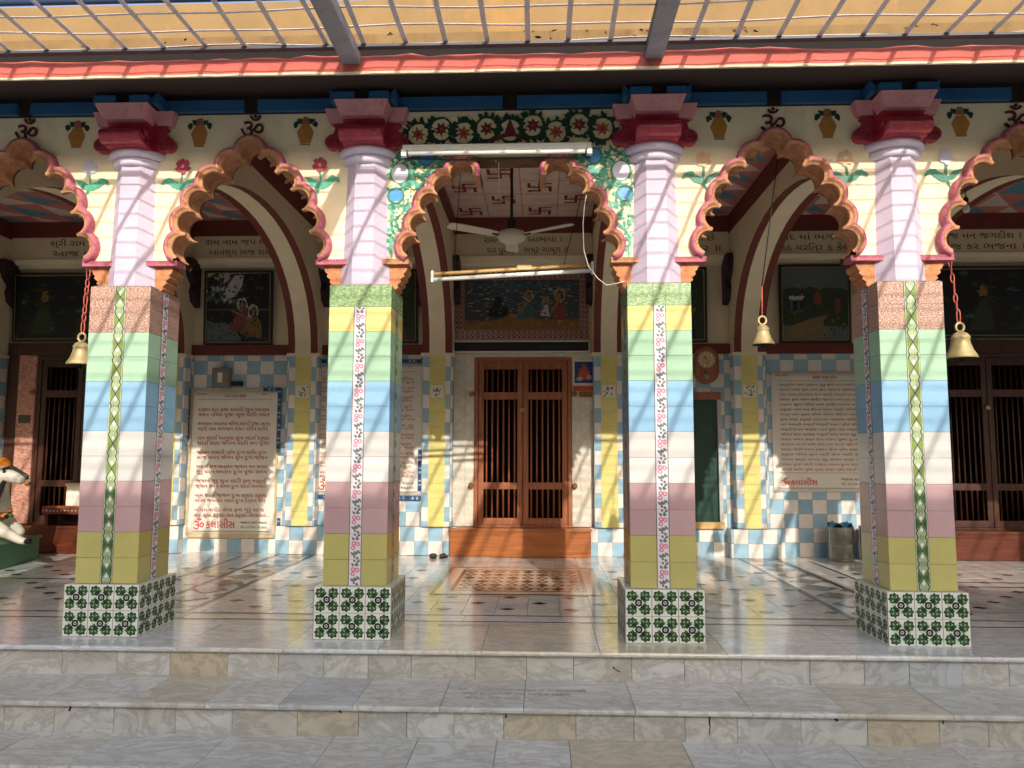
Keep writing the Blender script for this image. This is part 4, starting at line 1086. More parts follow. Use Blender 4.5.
def picture(x0, x1, z0, z1, label, kind, y=YB-.04, tilt=.05):
    root = empty('framed_picture', ((x0+x1)/2, YB, z0), label, 'picture', 'framed pictures on the rear wall')
    f = MB(); t = .028
    def Y(z): return y-tilt*(z-z0)
    def bar(xa, xb, za, zb, k, fr):
        f.grid([[(xa, Y(za)-fr, za), (xb, Y(za)-fr, za)], [(xa, Y(zb)-fr, zb), (xb, Y(zb)-fr, zb)]], k, False)
    for (xa, xb, za, zb) in ((x0, x0+t, z0, z1), (x1-t, x1, z0, z1), (x0+t, x1-t, z0, z0+t), (x0+t, x1-t, z1-t, z1)):
        v = [(xa, za), (xb, za), (xb, zb), (xa, zb)]
        fr = [(p[0], Y(p[1])-.012, p[1]) for p in v]; bk = [(p[0], Y(p[1])+.022, p[1]) for p in v]
        f.face(fr, 'frame_black'); f.face(bk[::-1], 'frame_black')
        for i in range(4): f.face([bk[i], bk[(i+1) % 4], fr[(i+1) % 4], fr[i]], 'frame_black')
    bar(x0+t-.002, x0+t+.006, z0+t, z1-t, 'frame_gold', .0135); bar(x1-t-.006, x1-t+.002, z0+t, z1-t, 'frame_gold', .0135)
    bar(x0+t+.006, x1-t-.006, z0+t-.002, z0+t+.006, 'frame_gold', .0135); bar(x0+t+.006, x1-t-.006, z1-t-.006, z1-t+.002, 'frame_gold', .0135)
    f.build('frame', root)
    p = MB(); a, b_, c, e_ = x0+t+.006, x1-t-.006, z0+t+.006, z1-t-.006; W, H = b_-a, e_-c
    vv = Vector((0, -tilt, 1)); nn = Vector((0, -1, -tilt)).normalized()
    d = Decal(p, (a, Y(c), c), (W, 0, 0), vv*H, nn, .0005, .00002); d.jit = .010
    qq = random.Random(int(x0*100))
    if kind == 'road':
        d.rect(0, 1, 0, 1, 'paint_sky')
        d.poly([(0, .2), (1, .2), (1, .68), (.9, .72), (.8, .68), (.66, .73), (.58, .69), (.42, .74), (.3, .70), (.15, .73), (0, .7)], 'paint_green')
        d.poly([(0, 0), (.72, 0), (.62, .25), (.70, .36), (.45, .30), (.05, .18)], 'paint_road')
        d.poly([(.47, .5), (.62, .5), (.59, .62), (.56, .70), (.545, .80), (.53, .70), (.50, .62)], 'paint_red')
        for i in range(4): d.ell(.15+.05*i, .58, .035, .035, 'paint_white', n=12); d.rect(.125+.05*i, .17+.05*i, .42, .56, 'paint_dark' if i % 2 else 'paint_teal')
        for t_ in range(90): X, Zz = qq.uniform(0, 1), qq.uniform(.02, .45); (d.leaf(X*.97, Zz, .03, .012, qq.uniform(0, 3), qq.choice(('paint_green', 'paint_dark', 'paint_ochre'))) if X > .66 or Zz > .34 else None)
        d.ell(.84, .52, .05, .06, 'paint_red'); d.rect(.82, .86, .36, .5, 'paint_red')
    elif kind == 'couple':
        d.rect(0, 1, 0, 1, 'paint_dark')
        for t_ in range(70):
            X = qq.uniform(0, .6); Zz = .55+qq.uniform(0, .44); d.leaf(X*.9, min(Zz, .95), .10, .025, qq.uniform(0, 3), qq.choice(('paint_sky', 'paint_white', 'paint_green', 'paint_teal')))
        d.poly([(.25, .72), (.42, .97), (.58, .97), (.55, .82), (.45, .66), (.32, .62)], 'paint_white')
        d.poly([(0, .02), (.55, .02), (.5, .14), (.3, .28), (.12, .27), (0, .34)], 'paint_sky')
        for (X, Zz, s2, k1) in ((.56, .18, 1., 'paint_red'), (.74, .10, .95, 'paint_ochre')):
            d.poly([(X-.22*s2, Zz), (X+.14*s2, Zz-.06), (X+.13*s2, Zz+.14), (X+.06*s2, Zz+.28*s2), (X-.07*s2, Zz+.26*s2)], k1); d.ell(X, Zz+.37*s2, .085*s2, .10*s2, 'paint_white'); d.ell(X, Zz+.35*s2, .055*s2, .085*s2, 'paint_dark'); d.ell(X-.005, Zz+.345*s2, .036*s2, .06*s2, 'paint_skin'); d.leaf(X-.02, Zz+.22, .2, .02, 2.8, 'paint_skin')
        d.rect(.0, .98, .47, .478, 'paint_ochre')
        for t_ in range(110): d.leaf(qq.uniform(.02, .9), qq.uniform(.03, .93), .06, .009, qq.uniform(0, 6.2) if False else qq.uniform(.2, 2.8), qq.choice(('paint_dark', 'paint_green', 'paint_sky', 'night_blue')))
    elif kind == 'murky':
        d.rect(0, 1, 0, 1, 'paint_dark')
        for t_ in range(120): d.leaf(qq.uniform(.02, .9), qq.uniform(.05, .92), .06, .03, qq.uniform(0, 3), qq.choice(('paint_dark', 'paint_green', 'paint_dark', 'paint_teal' if t_ % 4 == 0 else 'paint_dark')))
        for c_ in (.2, .5, .8): d.poly([(c_-.07, .08), (c_+.07, .08), (c_+.05, .4), (c_+.02, .55), (c_-.02, .55), (c_-.05, .4)], 'paint_green'); d.ell(c_, .66, .03, .09, 'paint_ochre')
    else:
        d.rect(0, 1, 0, 1, 'paint_green'); d.poly([(.1, 0), (.9, 0), (.75, .45), (.62, .62), (.38, .62), (.25, .45)], 'paint_red' if kind == 'red' else 'paint_dark'); d.ell(.5, .74, .2, .15, 'frame_gold'); d.ell(.5, .72, .12, .12, 'paint_skin'); d.leaf(.3, .4, .4, .05, .3, 'paint_skin')
        for t_ in range(40): d.leaf(qq.uniform(.02, .85), qq.uniform(.05, .95), .08, .02, qq.uniform(.2, 1.4), qq.choice(('paint_teal', 'paint_ochre', 'paint_green'))) if qq.random() < .6 else None
    p.build('print', root)
picture(-4.185, -3.325, 2.53, 3.45, 'dark framed painting of two seated figures, above the gold bordered notice', 'couple')
picture(2.85, 3.69, 2.53, 3.47, 'framed landscape picture with sandy road and red temple spire beside hanging bell', 'road')
picture(-2.45, -1.52, 2.54, 3.45, 'framed picture mostly hidden behind the pillar to the left of the barred door', 'red')
picture(1.16, 1.985, 2.54, 3.45, 'framed picture half hidden behind a pillar, directly above the wall clock', 'dark')
picture(-6.62, -4.72, 2.58, 3.44, 'wide dark framed picture over the doorway behind the statue', 'murky')
picture(4.29, 6.19, 2.58, 3.44, 'wide dark framed picture over the shaded door by the red bell chain', 'murky')
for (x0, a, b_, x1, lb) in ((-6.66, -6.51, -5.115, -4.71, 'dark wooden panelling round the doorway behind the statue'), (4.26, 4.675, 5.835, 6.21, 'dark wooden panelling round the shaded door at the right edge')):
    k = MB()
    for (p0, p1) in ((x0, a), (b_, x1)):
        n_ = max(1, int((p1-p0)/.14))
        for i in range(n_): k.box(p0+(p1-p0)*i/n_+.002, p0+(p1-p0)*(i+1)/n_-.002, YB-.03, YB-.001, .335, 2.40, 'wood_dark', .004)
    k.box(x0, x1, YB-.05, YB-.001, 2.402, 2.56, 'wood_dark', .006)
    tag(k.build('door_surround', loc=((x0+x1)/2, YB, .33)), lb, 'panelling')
# ------------------------------------------------------------------ notice boards
W_ = 'ભગવાન મંદિર ભક્તિ સેવા દાન ધર્મ પૂજા આરતી દર્શન પ્રસાદ સમય સવાર સાંજ નિયમ શાંતિ સત્સંગ કથા વિનય જીવન માનવ સત્ય પ્રેમ કરુણા ગુરુ વચન જ્ઞાન મન શરીર આત્મા કર્મ ફળ સુખ દુઃખ રામ નામ'.split()
def notice(x0, x1, z0, z1, label, lines, pair, foot, tape, gold, seed, fs=1.):
    root = empty('notice_banner', ((x0+x1)/2, YB, z0), label, 'notice', 'printed notices on the tiled rear wall')
    b_ = MB(); y = YB-.014
    nx_, nz_ = 14, 20; qq = random.Random(seed)
    def Y(i, j): return y-.006*sin(i*1.3+seed)*sin(j*.9+seed)-.004*sin(j*2.1)
    rows = [[(x0+(x1-x0)*i/nx_, Y(i, j), z0+(z1-z0)*j/nz_) for i in range(nx_+1)] for j in range(nz_+1)]
    b_.grid(rows, 'banner', True); b_.grid([[(p[0], YB-.001, p[2]) for p in rows[0]], rows[0]], 'banner', False); b_.grid([rows[-1], [(p[0], YB-.001, p[2]) for p in rows[-1]]], 'banner', False)
    b_.build('sheet', root)
    t = MB(); yy = y-.0125; W = x1-x0
    top = z1-.13; bot = z0+(.24 if foot else .08)
    n = lines; pitch = (top-bot)/n
    for i in range(n):
        z = top-pitch*(i+.75)
        for r_ in range(2 if pair else 1):
            txt = ' '.join(qq.choice(W_) for _ in range(int(W*(6.2 if pair else 6.6))))
            k = 'letter_red' if (pair or i % 5 in (1, 2)) else 'letter_brown'
            lettering(t, txt, pitch*(.36 if pair else .62), x0+W*.075, z-r_*pitch*.36, yy, k, width=W*(.85-.04*qq.random()), ext=.0006)
    lettering(t, qq.choice(W_)+' '+qq.choice(W_)+' '+qq.choice(W_), .05, (x0+x1)/2, z1-.09, yy, 'letter_red', 'CENTER')
    t.box(x0+W*.06, x1-W*.06, yy-.0005, yy+.0003, z1-.118, z1-.115, 'letter_brown')
    lettering(t, qq.choice(W_)+' '+qq.choice(W_), .03, x0+.05, z1-.06, yy, 'letter_brown'); lettering(t, qq.choice(W_), .03, x1-.2, z1-.06, yy, 'letter_brown')
    t.build('lettering', root)
    if foot:
        f = MB(); lettering(f, '\u0AD0', .17*fs, x0+W*.07, z0+.07, yy, 'sign_red', ext=.0008, width=.13*fs); lettering(f, 'કલાસીસ', .13*fs, x0+W*.07+.15*fs, z0+.085, yy, 'sign_red', ext=.0008, width=W*.34*fs)
        lettering(f, 'ભણતર સાથે ગણતર', .04, x0+W*.62, z0+.14, yy, 'letter_dark', width=W*.3); lettering(f, 'મો. ૯૮૨૫૦ ૧૨૩૪૫', .04, x0+W*.62, z0+.085, yy, 'letter_dark', width=W*.3)
        f.box(x0+W*.05, x1-W*.05, yy-.0005, yy+.0003, z0+.225, z0+.228, 'letter_brown'); f.box(x0+W*.05, x1-W*.05, yy-.0005, yy+.0003, z0+.045, z0+.05, 'leaf_mid')
        f.build('footer', root)
    if gold:
        g_ = MB()
        for (a, c, e_, h) in ((x0-.02, x0+.004, z0, z1), (x1-.004, x1+.02, z0, z1), (x0, x1, z0-.03, z0+.008), (x0, x1, z1-.008, z1+.014)):
            g_.box(a, c, YB-.029, YB-.024, e_, h, 'tape_gold')
        g_.build('border', root)
    for (a, c, e_, h) in tape:
        g_ = MB()
        g_.box(a, c, YB-.035, YB-.030, e_, h, 'tape_blue'); n_ = max(2, int(max(c-a, h-e_)/.05))
        for i in range(n_):
            t_ = (i+.5)/n_
            if h-e_ > c-a: g_.box(a+.008, c-.008, YB-.0365, YB-.0352, e_+(h-e_)*t_-.012, e_+(h-e_)*t_+.008, 'paint_white' if i % 3 else 'vine_dark')
            else: g_.box(a+(c-a)*t_-.012, a+(c-a)*t_+.008, YB-.0365, YB-.0352, e_+.008, h-.008, 'paint_white' if i % 3 else 'vine_dark')
        g_.build('ribbon', root)
    return root
notice(-4.30, -3.24, .21, 1.97, 'white notice of red script with gold border, hung below the couple painting', 8, True, True,
       [(-4.37, -4.325, 1.35, 2.0), (-3.235, -3.19, 1.25, 1.98), (-3.42, -3.2, 1.955, 2.0), (-3.2, -3.16, .27, .42)], True, 1)
notice(-2.80, -1.44, .69, 2.31, 'white notice of red script behind the pillar to the left of the barred door', 11, True, True,
       [(-2.81, -2.76, .62, 1.1), (-2.88, -2.55, .655, .70), (-1.50, -1.45, .75, 1.25), (-1.80, -1.42, .64, .69), (-2.86, -2.5, 2.30, 2.345), (-1.85, -1.43, 2.30, 2.345)], False, 2)
notice(2.735, 4.0, .755, 2.19, 'large white notice packed with script lines above the steel drums', 18, False, True, [], False, 3, .72)
sw = empty('switch_box', (-3.94, YB, 1.97), 'grey electrical switch box on the tiles above the gold bordered notice', 'switch box')
k = MB(); k.box(-4.055, -3.83, YB-.07, YB-.001, 2.0, 2.24, 'box_grey', .01); k.box(-4.03, -3.86, YB-.078, YB-.0705, 2.03, 2.21, 'box_grey', .004); k.build('case', sw)
k = MB(); k.box(-3.975, -3.915, YB-.086, YB-.0785, 2.06, 2.18, 'enamel_white', .003); k.build('switch', sw)
k = MB(); k.box(-3.82, -3.68, YB-.05, YB-.001, 2.02, 2.075, 'iron_dark', .01); k.build('socket', sw)
k = MB(); k.tube([(-3.94, YB-.02, 2.24), (-3.94, YB-.02, 2.40)], .01, 'cable', 6); k.build('conduit', sw)
ps = empty('poster', (.50, YB-.03, 2.0), 'small blue and red poster stuck beside the barred door', 'poster')
k = MB(); y = YB-.031; k.box(.375, .635, y, y+.004, 2.02, 2.33, 'banner'); d = Decal(k, (0, y, 0), (1, 0, 0), (0, 0, 1), (0, -1, 0), .0008)
d.rect(.39, .62, 2.05, 2.31, 'poster_blue'); d.star(.505, 2.19, .04, .075, 7, 'poster_red'); d.ell(.505, 2.25, .03, .035, 'paint_skin'); d.poly([(.42, 2.09), (.59, 2.09), (.56, 2.2), (.45, 2.2)], 'poster_red'); d.ell(.45, 2.1, .04, .025, 'paint_white'); d.ell(.565, 2.12, .03, .03, 'paint_white')
k.build('sheet', ps)
k = MB(); k.box(.365, .645, y-.003, y, 1.955, 2.015, 'poster_red'); k.box(.44, .60, y-.004, y, 1.88, 1.95, 'rust'); k.build('holder', ps)

# ------------------------------------------------------------------ wall clock
wc = empty('wall_clock', (1.96, YB, 2.26), 'wooden pendulum wall clock with rounded ends above the green window', 'clock')
def stadium(cx, cz, hw, hh, n=10):
    return [(cx+hw*cos(a), cz+hh-hw+hw*sin(a)) for a in [pi*i/n for i in range(n+1)]]+[(cx+hw*cos(a), cz-hh+hw+hw*sin(a)) for a in [pi+pi*i/n for i in range(n+1)]]
k = MB(); k.prism(stadium(1.965, 2.262, .148, .225), YB-.07, YB-.002, 'clock_wood', 'Y'); k.prism(stadium(1.965, 2.262, .125, .20), YB-.078, YB-.0705, 'wood_door', 'Y'); k.build('case', wc)
k = MB(); d = Decal(k, (1.965, YB-.078, 2.325), (1, 0, 0), (0, 0, 1), (0, -1, 0), .004, .0004)
d.ell(0, 0, .105, .105, 'dial', n=28); d.ring(0, 0, .098, .108, 'frame_gold', 28); d.ring(0, 0, .045, .05, 'vine_maroon', 24)
for i in range(12): a = i*pi/6; d.line([(.074*cos(a), .074*sin(a)), (.092*cos(a), .092*sin(a))], .008, 'ink')
d.ell(0, 0, .044, .044, 'flower_peach', n=20)
k.build('dial', wc)
k = MB(); d = Decal(k, (1.965, YB-.078, 2.325), (1, 0, 0), (0, 0, 1), (0, -1, 0), .012, .0006); d.line([(0, 0), (-.035, .04)], .009, 'ink'); d.line([(0, 0), (.015, -.07)], .006, 'ink'); k.build('hands', wc)
k = MB(); k.lathe([(0, 0), (.038, .002), (.044, .008), (0, .012)], (1.965, YB-.092, 2.13), 'frame_gold', 18, axis='Y'); k.box(1.962, 1.968, YB-.086, YB-.08, 2.13, 2.23, 'frame_gold'); k.build('pendulum', wc)

# ------------------------------------------------------------------ lamps, fan, bells
tb = empty('tube_light', (-.31, .02, 3.24), 'white tube light batten fixed across the flat top of middle arch', 'light')
k = MB(); k.box(-.955, .335, .005, .045, 3.243, 3.285, 'enamel_white', .006); k.box(-.88, .24, .012, .04, 3.286, 3.292, 'rust'); k.build('batten', tb)
k = MB(); k.lathe([(.0175, -.60), (.0175, .60)], (-.31, -.004, 3.222), 'tube_white', 14, axis='X'); k.build('tube', tb)
k = MB()
for xx in (-.94, .32):
    k = MB(); k.box(xx-.018, xx+.018, -.022, .02, 3.198, 3.2425, 'enamel_white', .004); k.build('end_holder', tb)
k = MB(); k.tube([(-.95, .03, 3.20), (-.6, .04, 3.188), (-.1, .04, 3.192), (.33, .03, 3.19)], .006, 'iron_dark', 6); k.build('cable', tb)
tb = empty('tube_light', (-.25, .9, 2.62), 'tube light hung on wires in front of the mural', 'light')
k = MB(); k.tube([(-.87, .92, 2.605), (.40, .92, 2.672)], .015, 'wood_pale', 8); k.box(-.2, -.08, .895, .925, 2.632, 2.668, 'wood_pale', .005); k.build('batten', tb)
k = MB(); k.tube([(-.862, .885, 2.553), (.392, .885, 2.618)], .0165, 'tube_white', 12); k.build('tube', tb)
k = MB()
for xx, zz in ((-.866, 2.577), (.395, 2.642)): k = MB(); k.box(xx-.01, xx+.01, .87, .935, zz-.045, zz+.045, 'enamel_white', .003); k.build('end_holder', tb)
k = MB(); k.tube([(-.70, .92, 2.628), (-.62, .92, ZCE)], .003, 'iron_dark', 5); k.build('hanging_wire', tb)
k = MB(); k.tube([(.17, .92, 2.67), (.33, .92, 3.3), (.36, .92, ZCE)], .003, 'iron_dark', 5)
k.build('hanging_wire', tb)
fn = empty('ceiling_fan', (-.29, 2.1, 3.2), 'cream ceiling fan with three blades hanging under the swastika ceiling', 'fan')
k = MB(); k.lathe([(.01, ZCE), (.05, ZCE-.01), (.05, ZCE-.06), (.015, ZCE-.12)][::-1], (-.29, 2.1, 0), 'fan_white', 16); k.lathe([(.014, 3.34), (.014, ZCE-.08)], (-.29, 2.1, 0), 'iron_dark', 10); k.lathe([(.014, 3.31), (.04, 3.33), (.045, 3.41), (.02, 3.44)], (-.29, 2.1, 0), 'iron_dark', 14); k.build('rod', fn)
k = MB(); k.lathe([(0, 3.165), (.05, 3.168), (.075, 3.19), (.125, 3.215), (.14, 3.25), (.125, 3.29), (.06, 3.315), (0, 3.316)], (-.29, 2.1, 0), 'fan_white', 28, caps=False); k.build('motor', fn)
for a in (radians(-27), radians(207), radians(92)):
    k = MB(); Rm = Matrix.Rotation(a, 4, 'Z'); dr = .0
    L0, L1 = .15, .64
    top_ = []; bot_ = []
    for (r_, hw_, zz) in ((L0, .045, 3.262), (.24, .058, 3.266), (.5, .066, 3.275), (.6, .064, 3.278), (L1, .045, 3.28)):
        tw = .16
        p, q_ = Rm @ Vector((r_, -hw_, 0)), Rm @ Vector((r_, hw_, 0))
        top_.append([(p.x-.29, p.y+2.1, zz-hw_*tw), (q_.x-.29, q_.y+2.1, zz+hw_*tw)]); bot_.append([(p.x-.29, p.y+2.1, zz-hw_*tw-.005), (q_.x-.29, q_.y+2.1, zz+hw_*tw-.005)])
    k.grid(top_, 'fan_white', False); k.grid(bot_, 'fan_white', False, flip=True)
    k.grid([[a_[0] for a_ in top_], [a_[0] for a_ in bot_]], 'fan_white', False); k.grid([[a_[1] for a_ in top_], [a_[1] for a_ in bot_]], 'fan_white', False)
    k.face([top_[-1][0], top_[-1][1], bot_[-1][1], bot_[-1][0]], 'fan_white')
    v0, v1 = Rm @ Vector((.10, 0, 0)), Rm @ Vector((.2, 0, 0)); k.tube([(v0.x-.29, v0.y+2.1, 3.255), (v1.x-.29, v1.y+2.1, 3.258)], .012, 'iron_dark', 6)
    k.build('blade', fn)
def bell(x, y, zrim, H, label, chain_top, x_top, red_to=None, thin=False):
    root = empty('hanging_bell', (x, y, zrim), label, 'bell', 'brass temple bells hanging in the arches')
    s_ = H/.17; k = MB()
    prof = [(.086, 0), (.091, .006), (.089, .014), (.068, .05), (.055, .09), (.050, .118), (.054, .122), (.054, .134), (.046, .138), (.045, .146), (.03, .158), (.012, .166), (.0, .167)]
    k.lathe([(r_*s_, z*s_+zrim) for r_, z in prof], (x, y, 0), 'brass', 28, caps=False); k.lathe([(.082*s_, zrim+.002), (.06*s_, zrim+.05*s_), (.045*s_, zrim+.11*s_)], (x, y, 0), 'iron_dark', 24, caps=False); k.build('body', root)
    k = MB(); k.ball((x, y, zrim-.022*s_), .014*s_, .014*s_, .018*s_, 'iron_dark'); k.tube([(x, y, zrim), (x, y, zrim+.1*s_)], .005, 'iron_dark', 6); k.build('clapper', root)
    zt = zrim+.165*s_
    k = MB(); k.tube([(x+.027*cos(a), y, zt+.03+.03*sin(a)) for a in [2*pi*i/14 for i in range(14)]], .0085, 'brass', 8, closed=True); k.build('ring', root)
    k = MB(); z = zt+.055; n = 0
    if thin:
        k.tube([(x, y, z), (x+.004, y, z+.22)], .0055, 'chain_red', 6); k.tube([(x+.004, y, z+.22), (x_top, y, chain_top)], .004, 'iron_dark', 6)
    else:
        zr = red_to
        while z < zr:
            t_ = (z-zt)/(zr-zt); xc_ = x+(x_top-x)*t_; L_ = .032 if n % 3 else .05
            pts = []
            for i in range(14):
                a = 2*pi*i/14; uu, vv = .0125*cos(a), L_*sin(a)
                pts.append((xc_+uu, y, z+L_+vv) if n % 2 == 0 else (xc_+uu*.4, y+uu, z+L_+vv))
            k.tube(pts, .0048, 'chain_red', 5, closed=True); z += 2*L_-.011; n += 1
        k.tube([(x_top, y, z), (x_top+.01, y, chain_top)], .004, 'iron_dark', 6)
    k.build('chain', root)
bell(-3.272, .25, 1.805, .172, 'brass bell on red chain beside the brown topped pillar near the green plinth', 3.12, -3.238, 2.72)
bell(1.555, .40, 1.955, .148, 'smaller brass bell on thin rope in front of the banded arch near the clock', 3.32, 1.70, thin=True)
bell(2.838, .25, 1.835, .19, 'brass bell on red chain in front of the dark barred door', 3.0, 2.79, 2.52)
for (x, y, lb) in ((-4.35, 1.87, 'bare light bulb hanging under the ceiling near the red bell chain beside plinth'), (3.90, 2.0, 'bare light bulb hanging under the ceiling near the dark barred door')):
    r = empty('light_bulb', (x, y, 3.42), lb, 'bulb', 'bare bulbs')
    k = MB(); k.lathe([(0, 3.405), (.02, 3.41), (.033, 3.435), (.03, 3.46), (.016, 3.49)], (x, y, 0), 'bulb', 16, caps=False); k.build('glass', r)
    k = MB(); k.lathe([(.018, 3.485), (.022, 3.50), (.022, 3.54), (.008, 3.56)], (x, y, 0), 'iron_dark', 12); k.tube([(x, y, 3.55), (x+.004, y, ZCE)], .004, 'iron_dark', 6); k.build('holder', r)
# loose white cable hanging from the middle arch
k = MB(); k.tube([(.30, .04, 2.93), (.285, .03, 2.85), (.275, .035, 2.72), (.28, .04, 2.55), (.31, .04, 2.44), (.37, .05, 2.36), (.43, .05, 2.31), (.50, .06, 2.325), (.56, .03, 2.335)], 0.0028, 'cable', 6)
tag(k.build('cable', loc=(.30, .04, 2.93)), 'loose white cable looping down the curve of the middle arch', 'cable')
k = MB(); k.tube([(-.32, .09, 3.19), (-.335, 1.0, 3.70), (-.325, 1.4, ZCE-.01)], .004, 'cable', 6); k.tube([(-.30, .1, 3.19), (-.315, .5, 3.1), (-.33, 1.2, 3.3), (-.30, 2.06, 3.60)], .0035, 'cable', 6)
tag(k.build('cable', loc=(-.32, .09, 3.19)), 'thin white cable running from tube light batten up to the fan', 'cable')

# ------------------------------------------------------------------ drums, tray
def drum(x, y, r, h, label, cloth):
    root = empty('steel_drum', (x, y, 0), label, 'drum', 'steel drums by the rear wall')
    k = MB(); k.lathe([(r*.98, .002), (r, .01), (r*1.01, .05), (r, .055), (r, h*.5-.01), (r*1.015, h*.5), (r, h*.5+.01), (r, h-.03), (r*1.025, h-.02), (r*1.03, h-.008), (r*1.01, h), (r*.96, h-.005), (r*.95, h-.06)], (x, y, 0), 'drum_steel', 36); k.build('body', root)
    if cloth:
        k = MB(); qq = random.Random(8); rows = []
        for j in range(5):
            rr = r*.97*(j/4.)
            rows.append([(x+rr*cos(2*pi*i/20)*(1+.05*sin(i*3)), y+rr*sin(2*pi*i/20), h-.005+.035*sin(i*1.7+j)*(j/4.)+.025) for i in range(20)])
        k.grid(rows[1:], 'cloth_blue', True, True); k.face(rows[1], 'cloth_blue'); c_ = k.build('cloth_cover', root)
    return root
drum(3.385, 4.0-.06, .140, .385, 'round steel drum with a blue cloth on top, under the large notice', True)
drum(3.745, 3.97, .135, .385, 'round steel drum half hidden behind the pillar with brown speckled top', False)
r = empty('shoes', (-1.2, 3.96, 0), 'dark pair of sandals on the marble floor by the left end of orange step', 'sandals')
for dx, a in ((-.065, .2), (.055, -.15)):
    k = MB(); Rm = Matrix.Rotation(a, 3, 'Z'); qq = []
    for i in range(18):
        t_ = 2*pi*i/18; w_ = .04*(1+.18*sin(t_)); v = Rm @ Vector((w_*cos(t_), .115*sin(t_), 0)); qq.append((-1.2+dx+v.x, 3.93+v.y))
    k.prism(qq, .003, .022, 'iron_dark'); 
    for (yy, sgn) in ((.02, 1), (.05, 1)):
        k.tube([tuple(Vector((-1.2+dx, 3.93, 0))+(Rm @ Vector((.042*cos(t_), yy-.03+.0*t_, .02+.022*sin(t_))))) for t_ in [pi*i/8 for i in range(9)]], .006, 'paint_dark' if yy < .03 else 'drum_steel', 6)
    k.build('sandal', r)

# ------------------------------------------------------------------ plinth with the bull statue
pr = MB()
pl_ = empty('plinth', (-6.1, 3.0, 0), 'green painted plinth under the white bull statue', 'plinth', rz=radians(12))
k = MB(); 
def loc_box(k, x0, x1, y0, y1, z0, z1, m_, b=.012): k.box(-6.1+x0, -6.1+x1, 3.0+y0, 3.0+y1, z0, z1, m_, b)
loc_box(k, -.75, .50, -.62, .50, .005, .235, 'plinth_green'); k.build('block', pl_)
k = MB(); loc_box(k, -.77, .52, -.64, .52, .236, .262, 'plinth_green'); k.build('slab', pl_)
bu = empty('bull_statue', (-5.95, 2.85, .262), 'white seated bull statue with orange cap, black halter and green garland on green plinth', 'statue', rz=0)
def skin(name, vs_, es, k, parent, sub=2):
    me = bpy.data.meshes.new(name); o3 = parent_loc(parent)
    me.from_pydata([tuple(Vector(v[:3])-o3) for v in vs_], es, [])
    ob = bpy.data.objects.new(name, me); col.objects.link(ob); ob.parent = parent
    ob.modifiers.new('skin', 'SKIN'); ob.modifiers.new('sub', 'SUBSURF').levels = sub; ob.modifiers['sub'].render_levels = sub
    for i, v in enumerate(vs_): me.skin_vertices[0].data[i].radius = (v[3], v[3] if len(v) < 5 else v[4])
    me.skin_vertices[0].data[0].use_root = True
    dg = bpy.context.evaluated_depsgraph_get(); nm = bpy.data.meshes.new_from_object(ob.evaluated_get(dg))
    ob.modifiers.clear(); ob.data = nm; nm.materials.clear(); nm.materials.append(M[k])
    for p in nm.polygons: p.use_smooth = True; p.material_index = 0
    return ob
bx, by, bz = -5.95, 2.85, .262
vs_ = [(bx-.35, by, bz+.26, .21), (bx-.05, by, bz+.29, .22), (bx+.16, by-.01, bz+.36, .19), (bx+.24, by-.02, bz+.54, .125), (bx+.29, by-.03, bz+.70, .105), (bx+.40, by-.05, bz+.70, .085), (bx+.52, by-.06, bz+.655, .058), (bx+.56, by-.065, bz+.64, .05),
       (bx+.28, by-.14, bz+.20, .085), (bx+.50, by-.17, bz+.11, .06), (bx+.66, by-.18, bz+.035, .038), (bx+.72, by-.18, bz+.03, .034),
       (bx+.24, by+.15, bz+.2, .08), (bx+.40, by+.2, bz+.08, .06), (bx+.25, by+.22, bz+.045, .042),
       (bx-.4, by-.2, bz+.16, .13), (bx-.15, by-.27, bz+.06, .055), (bx+.02, by-.28, bz+.035, .035),
       (bx-.62, by, bz+.22, .12), (bx-.05, by, bz+.46, .12)]
es = [(0, 1), (1, 2), (2, 3), (3, 4), (4, 5), (5, 6), (6, 7), (2, 8), (8, 9), (9, 10), (10, 11), (2, 12), (12, 13), (13, 14), (0, 15), (15, 16), (16, 17), (0, 18), (1, 19)]
skin('body', vs_, es, 'statue_white', bu)
k = MB(); k.ball((bx+.27, by-.03, bz+.80), .115, .11, .085, 'turban'); k.lathe([(.118, 0), (.128, .02), (.118, .04)], (bx+.27, by-.03, bz+.755), 'brass', 20); k.build('cap', bu)
for sgn in ():
    k = MB(); k.tube([(bx+.29, by-.03+sgn*.07, bz+.79), (bx+.29, by-.03+sgn*.15, bz+.84), (bx+.31, by-.03+sgn*.17, bz+.93)], [.026, .02, .008], 'statue_black', 8); k.build('horn', bu)
for sgn in (-1, 1):
    k = MB(); k.ball((bx+.26, by-.03+sgn*.16, bz+.70), .03, .075, .035, 'statue_white', 10, 7); k.build('ear', bu)
    k = MB(); k.ball((bx+.385, by-.045+sgn*.072, bz+.735), .02, .014, .017, 'statue_black', 10, 7); k.build('eye', bu)
k = MB()
k.tube([(bx+.36, by-.11, bz+.76), (bx+.44, by-.09, bz+.785), (bx+.52, by-.07, bz+.735), (bx+.595, by-.065, bz+.685), (bx+.60, by-.065, bz+.65)], [.014, .02, .016, .02, .018], 'statue_black', 6)
k.tube([(bx+.40, by-.12, bz+.64), (bx+.36, by-.155, bz+.52), (bx+.33, by-.17, bz+.40), (bx+.36, by-.18, bz+.30)], [.02, .042, .036, .02], 'statue_black', 8)
k.build('halter', bu)
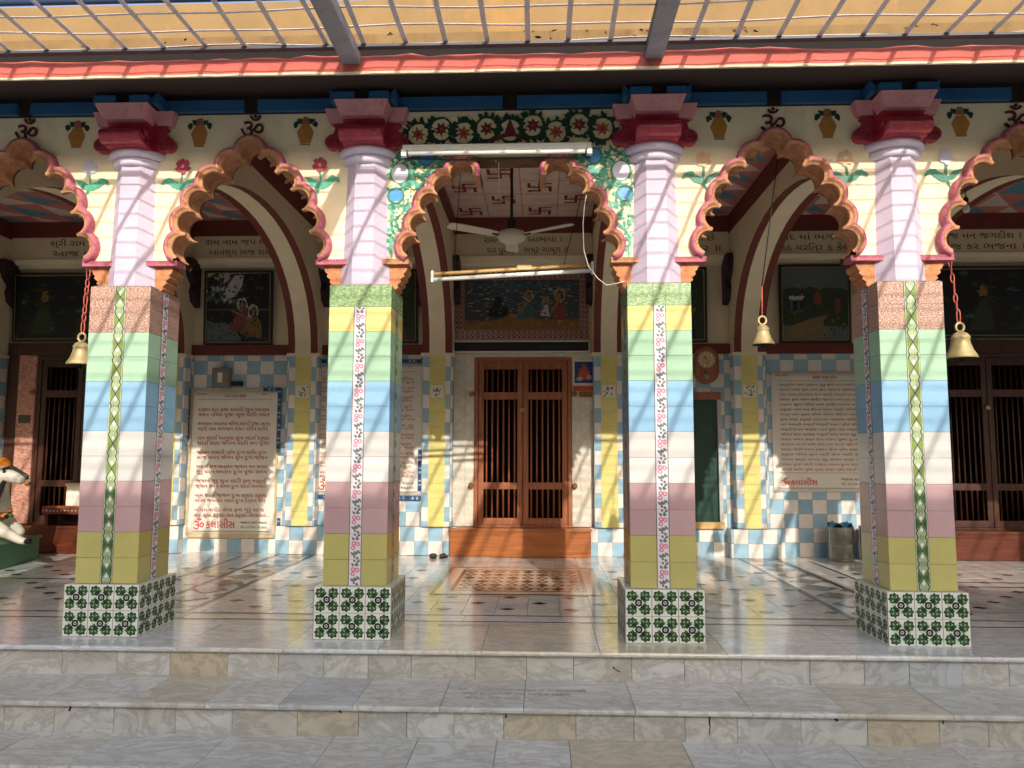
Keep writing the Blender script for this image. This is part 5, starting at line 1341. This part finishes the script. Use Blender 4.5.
k = MB(); k.ball((bx+.725, by-.18, bz+.032), .045, .036, .03, 'statue_black', 10, 7); k.build('hoof', bu)
k = MB(); qq = random.Random(12)
for i in range(150):
    t_ = qq.uniform(0, 2*pi); c_ = Vector((bx+.23+.12*cos(t_), by-.02+.2*sin(t_)-.03, bz+.40-.13*cos(t_)*.9+qq.uniform(-.05, .03)))
    L_ = qq.uniform(.03, .06); a = qq.uniform(0, 6.3); e1 = Vector((cos(a), sin(a)*.7, qq.uniform(-.8, .4))).normalized(); e2 = e1.cross(Vector((.3, -.8, .5))).normalized()
    kk = 'garland' if qq.random() < .72 else 'petal_orange'
    k.face([c_, c_+e1*L_*.5+e2*L_*.3, c_+e1*L_, c_+e1*L_*.5-e2*L_*.3], kk)
    k.ball(c_, .016, .016, .016, kk, 6, 4)
k.build('garland', bu)

# ------------------------------------------------------------------ unseen raised gallery, added to shade the steps and let sun onto the paving
GY = -13.0; GT = .92+13.0*math.tan(EL)/cos(AZ); GB = GT-2.75
ob = empty('added_shade_gallery', (0, GY, Z3), 'unseen gallery on columns added behind the viewer to shade the steps', 'light blocker')
k = MB(); k.box(-45, 45, GY-1.5, GY, GB, GT-.14, 'plaster_far'); k.build('wall', ob)
k = MB(); k.box(-45.1, 45.1, GY-1.6, GY+.04, GT-.13, GT, 'plaster_far'); k.build('roof', ob)
for i in range(18):
    k = MB(); x = -42.5+i*5; k.lathe([(.16, Z3), (.16, Z3+.3), (.12, Z3+.35), (.11, GB-.3), (.18, GB-.002)], (x, GY-.7, 0), 'plaster_far', 12); k.build('column', ob)
for i in range(14):
    k = MB(); x = -32+i*5; k.box(x, x+1.2, GY-.02, GY+.03, GB+.7, GB+2.0, 'glass_far'); k.build('window', ob)
cw = empty('glow_block_wall', (0, -22, Z3), 'unseen tall wall added behind the gallery to limit low sky glow', 'wall')  # added out of view; its height limits the low sky glow
k = MB(); k.box(-60, 60, -22.4, -22, Z3, 6.25, 'plaster_far'); k.build('wall', cw)
k = MB(); k.box(-60, 60, -22.5, -21.9, 6.26, 6.4, 'plaster_far'); k.build('coping', cw)
